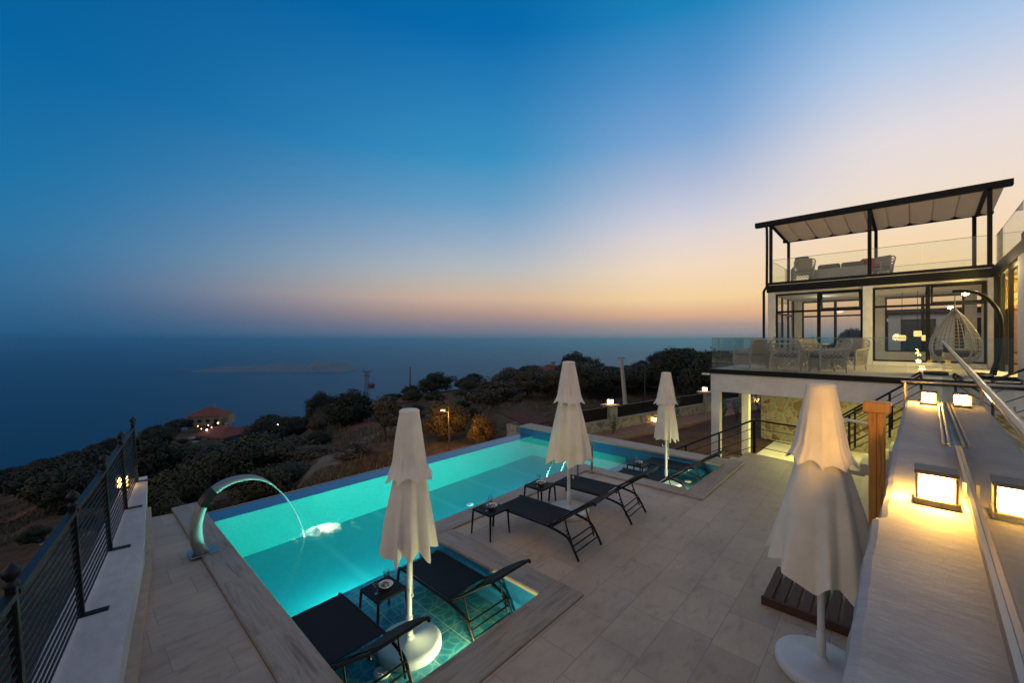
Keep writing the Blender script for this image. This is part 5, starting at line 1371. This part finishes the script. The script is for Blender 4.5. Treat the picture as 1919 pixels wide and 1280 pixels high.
# street lamp
p = at(842.5, 25.5); z = ground(p[0], p[1])-.2; zt_ = 2.8-104*25.5/767
sl_ = thing('street_lamp', 'lit street lamp on a thin dark pole in front of the amber bush', 'street lamp', (p[0], p[1], z))
part('pole', MB().tube([(p[0], p[1], z), (p[0]-.03, p[1], zt_)], [.06, .045], 8), M_rustpole, sl_)
hd = Vector((p[0], p[1], 2.8-134*25.5/767))-rt*.40
part('arm', MB().tube([(p[0], p[1], hd.z-.08), (hd.x, hd.y, hd.z)], .02, 6), M_rustpole, sl_)
part('lamp_head', MB().box(-.16, -.09, .035, .16, .09, .10, .02, Matrix.Translation(hd) @ Matrix.Rotation(math.atan2(rt.y, rt.x), 4, 'Z')), M_white, sl_)
part('lamp_glass', MB().box(-.13, -.07, -.01, .13, .07, .034, .01, Matrix.Translation(hd) @ Matrix.Rotation(math.atan2(rt.y, rt.x), 4, 'Z')), emit('street_lamp_glow', (1, .62, .28), 5), sl_)

def cottage(px, Y, wx, wy, hw, hr, label, wm, rz=0.0, dz=0.0, nwin=3, eave=.6, extra=None, name='villa_house', ytop=700):
    p = at(px, Y); z = 2.8-(ytop-636)*Y/767-hw-hr
    t = thing(name, label, 'house', (0, 0, 0))
    part('walls', MB().box(-wx, -wy, -5, wx, wy, hw), wm, t)
    e = eave; rf = MB()
    vs = [(-wx-e, -wy-e, hw), (wx+e, -wy-e, hw), (wx+e, wy+e, hw), (-wx-e, wy+e, hw), (-wx+min(wx*.8, wy), 0, hw+hr), (wx-min(wx*.8, wy), 0, hw+hr)]
    rf.add(vs, [(0, 1, 5, 4), (2, 3, 4, 5), (1, 2, 5), (3, 0, 4), (3, 2, 1, 0)]); ro = part('roof', rf, M_roof, t)
    cm_ = MB().box(wx*.3-.35, -.6, hw+hr*.3, wx*.3+.35, .1, hw+hr+.5, .03).box(wx*.3-.45, -.7, hw+hr+.501, wx*.3+.45, .2, hw+hr+.62, .02); part('chimney', cm_, M_hwall2, ro)
    for k in range(nwin):
        x = -wx+2*wx*(k+.5)/nwin
        f = part('window', MB().box(x-.65, -wy-.05, hw*.35, x+.65, -wy-.002, hw*.82), M_hwall2, t)
        part('pane', MB().box(x-.55, -wy-.075, hw*.38, x+.55, -wy-.051, hw*.80), M_dark, f)
    t.location = (p[0], p[1], z); t.rotation_euler = (0, 0, rz)
    return t
view = math.atan2(rt.y, rt.x)
t = cottage(394, 132, 4.5, 3.8, 5.0, 2.3, 'upper red-roofed villa with pale walls standing against the sea', M_hwall, view+R(12), -1.0, 4, ytop=763)
part('balcony', MB().box(-2.4, -5.0, 2.2, 2.6, -3.85, 2.4).box(-2.4, -5.0, 2.4, 2.6, -4.9, 3.2), M_hwall, t)
part('side_terrace', MB().box(4.55, -2.5, 2.2, 6.6, 1.5, 2.4).box(6.4, -2.5, 2.4, 6.6, 1.5, 4.6), M_hwall, t)
t = cottage(420, 100, 4.6, 3.6, 2.6, 1.9, 'lower red-roofed villa with a pale chimney half hidden by olive trees', M_hwall2, view-R(18), 1.2, 3, ytop=797)
part('annex', MB().box(-7.6, -3.4, -3, -4.7, 1.6, 1.6), M_hwall2, t)
cottage(365, 84, 1.7, 1.4, 1.6, .5, 'small outbuilding with a brownish tiled roof below the lower villa', M_hwall2, view-R(10), .4, 1, .25, name='outbuilding', ytop=832)
t = cottage(1030, 88, 2.6, 2.4, 2.6, 1.5, 'far small house with a red roof between dark trees on the ridge', M_hwall2, view+R(20), 1.4, 2, name='hill_house', ytop=683)
# stone shed just beyond the pool corner
pA = Vector(at(992, 19.5)); zS = ground(pA.x, pA.y)
sd = thing('stone_shed', 'small stone shed with a red lean-to roof just beyond the pool corner', 'shed', (0, 0, 0))
part('walls', MB().box(-.1, 0, -3.2, 1.5, 1.3, 1.15, .02), M_gwall, sd)
rf = MB(); rf.add([(-.2, -.15, 1.16), (1.6, -.15, 1.16), (1.6, 1.4, 1.56), (-.2, 1.4, 1.56), (-.2, -.15, 1.22), (1.6, -.15, 1.22), (1.6, 1.4, 1.62), (-.2, 1.4, 1.62)], [(0, 3, 2, 1), (4, 5, 6, 7), (0, 1, 5, 4), (1, 2, 6, 5), (2, 3, 7, 6), (3, 0, 4, 7)])
part('roof', rf, mottled('old_dark_tile', (.07, .022, .016), (.11, .036, .026), 3, .9), sd)
sd.location = (pA.x, pA.y, 2.8-19.5*(161/767)-1.24); sd.rotation_euler = (0, 0, view+R(52))
# second villa far behind, seen through the windows
nv = thing('neighbour_villa', 'white flat-roofed neighbour villa seen through the glass rooms', 'house', hp(40, 2.5, 0))
nb = Vector(hp(40, -1.0, 0))
part('walls', MB().box(nb.x-3, nb.y-6, -2, nb.x+3, nb.y+2.4, 4.4), M_white_wall, nv)
part('roof_slab', MB().box(nb.x-3.2, nb.y-6.2, 4.401, nb.x+3.2, nb.y+2.6, 4.75), M_alu, nv)
for k in range(3):
    f = part('window', MB().box(nb.x-3.06, nb.y+1.0-2.4*k-.8, 2.0, nb.x-3.002, nb.y+1.0-2.4*k+.8, 4.1), M_alu, nv); part('pane', MB().box(nb.x-3.09, nb.y+1.0-2.4*k-.7, 2.1, nb.x-3.061, nb.y+1.0-2.4*k+.7, 4.0), M_dark, f)

# small lit lamps around the far villas
def bulb(px, py, Y, r, label, m_, group):
    p = at(px, Y); z = 2.8-(py-636)*Y/767; zg = ground(p[0], p[1])
    t = thing('garden_lamp', label, 'lamp', (p[0], p[1], z), group=group)
    part('globe', MB().lathe([(0, -r), (r*.7, -r*.7), (r, 0), (r*.7, r*.7), (0, r)], 10, (p[0], p[1], z)), m_, t)
    part('stem', MB().tube([(p[0], p[1], min(zg, z-r)-.1), (p[0], p[1], z-r)], r*.18, 5), M_rustpole, t)
BL = [(409, 793, 118, .32, M_bulb, 'amber lamp below the balcony of the upper red-roofed villa'), (388, 806, 98, .30, M_bulbw, 'bright white lamp between the two red-roofed villas')]
for b in BL: bulb(b[0], b[1], b[2], b[3]*.6, b[5], b[4], None)
for px, py in ((391, 797), (397, 801), (378, 804), (371, 799)): bulb(px, py, 99, .09, 'tiny warm lamp between the two red-roofed villas', M_bulb, 'tiny warm lamps between the villas')
for px, py in ((329, 838), (320, 849), (333, 847), (318, 857), (299, 855), (324, 851)): bulb(px, py, 62, .075, 'small warm garden light among the trees left of the lower villa', M_bulb, 'warm garden lights left of the lower villa')
for px, py in ((521, 796), (506, 805), (517, 806)): bulb(px, py, 76, .10, 'small white garden light on the dark slope right of the villas', M_bulbw, 'white garden lights right of the villas')

# ------------------------------------------------------------------ lights that the place has, and an added room fill
def lamp(kind, loc, power, col, size=.2, rot=None, frame='w', spot=None, name='lamp_light', shape=None, size_y=None):
    l = bpy.data.lights.new(name, kind); l.energy = power; l.color = col
    if kind == 'AREA':
        l.size = size
        if size_y: l.shape = 'RECTANGLE'; l.size_y = size_y
    else: l.shadow_soft_size = size
    if spot: l.spot_size = R(spot); l.spot_blend = .6
    o = bpy.data.objects.new(name, l); C.objects.link(o); o['kind'] = 'helper'
    o.location = hp(*loc) if frame == 'h' else loc
    if rot is not None: o.rotation_euler = rot
    return o
PL = (.24, 1.0, .80)
for x, pw_ in ((2.7, 56), (4.9, 60), (7.0, 56), (8.3, 16)):   # underwater lamps on the deck side of the deep pool, facing the infinity edge
    lamp('AREA', (x, PY+.02, -.62), pw_, PL, .34, (R(90), 0, R(180)) if False else Vector((0, 1, -.05)).to_track_quat('-Z', 'Y').to_euler(), size_y=.22, name='pool_lamp_light')
for x, y in ((2.72, SY0+.03), (8.55, TY0+.03)):
    lamp('POINT', (x, y, -.33), 80, (1, .82, .38), .05, name='shelf_lamp_light')
lamp('SPOT', (1.55, 6.62, -.62), 420, (1, .90, .58), .08, Vector((1.15, 0, .30)).to_track_quat('-Z', 'Y').to_euler(), spot=26, name='pool_lamp_light')
lamp('AREA', (15.0, 1.4, TZ-.64), 210, (.97, .92, .27), 2.5, (0, 0, 0), 'h', size_y=3.5, name='basement_ceiling_light')
lamp('POINT', tuple(hd-Vector((0, 0, .25))), 260, (1, .46, .10), .12, name='street_lamp_light')
lamp('POINT', tuple(Vector(at(890, 24.0))+Vector((0, 0, -2.6))), 170, (1, .42, .08), .15, name='roadside_light')
pc = thing('porch_light', 'round ceiling light glowing under the wing roof at the right edge', 'lamp', (14.7, -1.95, 4.53), 'h')
part('disc', MB().lathe([(.11, 0), (.12, .015), (.12, .028)], 24, (14.7, -1.95, 4.53)), M_room, pc)
lamp('POINT', (14.9, -1.25, 4.42), 70, (1, .70, .26), .1, None, 'h', name='porch_lamp_light')
for k, (x, y, z) in enumerate(((20.2, -.05, 3.0), (20.5, .35, 2.85), (20.5, -.25, 2.85))):
    t = thing('pendant_lamp', 'small glowing pendant lamp seen through the right-hand villa window', 'lamp', (x, y, z), 'h', group='pendant lamps behind the right-hand window')
    part('shade', MB().box(x-.1, y-.1, z-.1, x+.1, y+.1, z+.1, .02), emit('pendant_glow', (1, .60, .2), 1.6), t)
    part('cord', MB().tube([(x, y, z+.1), (x, y, 4.52)], .008, 6), M_iron, t)
lamp('POINT', (20.3, .6, 2.9), 20, (1, .72, .34), .15, None, 'h', name='pendant_lamp_light')
lamp('POINT', (20.3, 2.6, 4.2), 9, (.95, .95, .75), .15, None, 'h', name='room_fill_light')  # fill added to lighten the left room and its ceiling, no fixture there
lamp('POINT', (16.0, -2.5, 3.9), 300, (1, .74, .22), .15, None, 'h', name='wing_inner_light')
lamp('AREA', (15.6, -2.7, 4.5), 200, (1, .74, .28), 1.2, (0, 0, 0), 'h', name='wing_room_lamp_light')

# ------------------------------------------------------------------ sky
def s2l(c): return tuple(((v/255)/12.92 if v/255 <= .04045 else ((v/255+.055)/1.055)**2.4) for v in c)
w = bpy.data.worlds.new('World'); sc.world = w; w.use_nodes = True
nt = w.node_tree; nt.nodes.clear()
class W_:  # lets the node helpers work on the world
    node_tree = nt
wo = nt.nodes.new('ShaderNodeOutputWorld'); bg = nt.nodes.new('ShaderNodeBackground'); tc = nt.nodes.new('ShaderNodeTexCoord')
sx = nt.nodes.new('ShaderNodeSeparateXYZ'); ln(W_, tc.outputs['Generated'], sx.inputs[0])
def mth(op, a, b=None, c=None):
    n = nt.nodes.new('ShaderNodeMath'); n.operation = op
    for i, v in enumerate((a, b, c)):
        if v is None: continue
        if hasattr(v, 'links'): ln(W_, v, n.inputs[i])
        else: n.inputs[i].default_value = v
    return n.outputs[0]
el = mth('ARCSINE', sx.outputs['Z']); el = mth('MULTIPLY', el, 180/PI)             # elevation in degrees
SUN_AZ = TH - R(50)                                                               # afterglow direction
hx = mth('ADD', mth('MULTIPLY', sx.outputs['X'], math.cos(SUN_AZ)), mth('MULTIPLY', sx.outputs['Y'], math.sin(SUN_AZ)))
hl = mth('SQRT', mth('ADD', mth('MULTIPLY', sx.outputs['X'], sx.outputs['X']), mth('ADD', mth('MULTIPLY', sx.outputs['Y'], sx.outputs['Y']), 1e-6)))
ang = mth('MULTIPLY', mth('ARCCOSINE', mth('MINIMUM', mth('MAXIMUM', mth('DIVIDE', hx, hl), -1), 1)), 180/PI)   # degrees from the afterglow
ef = mth('DIVIDE', mth('ADD', el, 6), 96)                                         # -6..90 -> 0..1
def er(stops): return ramp(W_, ef, [((e+6)/96, s2l(c)) for e, c in stops]).outputs[0]
left = er([(-6, (10, 70, 110)), (-.5, (28, 86, 126)), (.6, (38, 91, 130)), (2.5, (48, 98, 138)), (5, (52, 108, 150)), (9, (46, 117, 162)), (15, (26, 114, 166)), (25, (6, 100, 160)), (38, (4, 88, 148)), (45, (4, 84, 142)), (64, (150, 148, 150)), (74, (160, 154, 150)), (90, (162, 154, 150))])  # top stops in each ramp: unseen zenith brightened as fill for the deck
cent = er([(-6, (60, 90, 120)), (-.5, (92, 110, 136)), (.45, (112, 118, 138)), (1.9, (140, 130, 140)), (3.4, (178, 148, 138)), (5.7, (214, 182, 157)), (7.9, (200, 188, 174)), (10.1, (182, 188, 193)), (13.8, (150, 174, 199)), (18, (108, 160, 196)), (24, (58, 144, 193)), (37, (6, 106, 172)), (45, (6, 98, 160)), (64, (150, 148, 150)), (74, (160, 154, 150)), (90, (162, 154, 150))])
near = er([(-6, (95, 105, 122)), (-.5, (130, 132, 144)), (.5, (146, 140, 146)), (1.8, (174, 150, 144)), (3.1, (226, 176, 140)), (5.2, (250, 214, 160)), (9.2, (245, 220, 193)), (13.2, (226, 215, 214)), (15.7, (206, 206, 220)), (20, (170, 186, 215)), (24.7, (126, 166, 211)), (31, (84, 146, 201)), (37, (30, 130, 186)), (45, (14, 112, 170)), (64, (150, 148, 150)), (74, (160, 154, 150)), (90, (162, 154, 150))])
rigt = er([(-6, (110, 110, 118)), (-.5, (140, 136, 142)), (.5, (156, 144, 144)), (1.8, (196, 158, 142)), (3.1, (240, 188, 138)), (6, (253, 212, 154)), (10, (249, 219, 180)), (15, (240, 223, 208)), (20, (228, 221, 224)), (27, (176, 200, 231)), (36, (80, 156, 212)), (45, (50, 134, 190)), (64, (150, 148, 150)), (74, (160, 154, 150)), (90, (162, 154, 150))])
anti = er([(-6, (80, 80, 92)), (0, (120, 112, 118)), (8, (230, 210, 188)), (18, (234, 214, 194)), (35, (176, 168, 172)), (52, (156, 150, 156)), (64, (150, 148, 150)), (74, (160, 154, 150)), (90, (162, 154, 150))])  # unseen sky behind the camera, brightened and warmed to light the parasols
def mr(v, a, b):
    n = nt.nodes.new('ShaderNodeMapRange'); n.interpolation_type = 'SMOOTHSTEP'; n.inputs['From Min'].default_value = a; n.inputs['From Max'].default_value = b; ln(W_, v, n.inputs['Value']); return n.outputs[0]
c = mix(W_, mr(ang, 54, 26), cent, near); c = mix(W_, mr(ang, 27, 6), c, rigt)
c = mix(W_, mr(ang, 50, 104), c, left)
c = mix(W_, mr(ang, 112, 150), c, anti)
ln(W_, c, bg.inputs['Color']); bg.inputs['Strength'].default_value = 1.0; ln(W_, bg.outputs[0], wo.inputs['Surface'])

# sea air
USE_HAZE = True
if USE_HAZE:
    hz = MB().box(-24000, -24000, -251.5, 24000, 24000, 45.0)
    m = bpy.data.materials.new('sea_haze'); m.use_nodes = True; m.node_tree.nodes.clear()
    oo = m.node_tree.nodes.new('ShaderNodeOutputMaterial'); pv_ = m.node_tree.nodes.new('ShaderNodeVolumePrincipled')
    pv_.inputs['Color'].default_value = (.31, .67, .84, 1); pv_.inputs['Density'].default_value = 1.45e-4; pv_.inputs['Anisotropy'].default_value = .84
    ln(m, pv_.outputs[0], oo.inputs['Volume'])
    struct('haze', hz, m, kind='stuff')

# ------------------------------------------------------------------ camera and render
cam = bpy.data.cameras.new('camera'); co = bpy.data.objects.new('camera', cam); C.objects.link(co); sc.camera = co
cam.sensor_width = 36; cam.lens = 767/1919*36; cam.clip_end = 200000; cam.clip_start = .05
cam.shift_y = -4/1919
co.location = (0, 0, H); co.rotation_euler = (R(90), 0, TH-R(90))
sc.view_settings.view_transform = 'Standard'; sc.view_settings.look = 'None'; sc.view_settings.exposure = 0; sc.view_settings.gamma = 1
cy_ = sc.cycles
cy_.use_denoising = True
cy_.max_bounces = 10; cy_.transparent_max_bounces = 24; cy_.glossy_bounces = 5; cy_.diffuse_bounces = 4; cy_.volume_bounces = 3
cy_.caustics_reflective = False; cy_.sample_clamp_indirect = 4.0
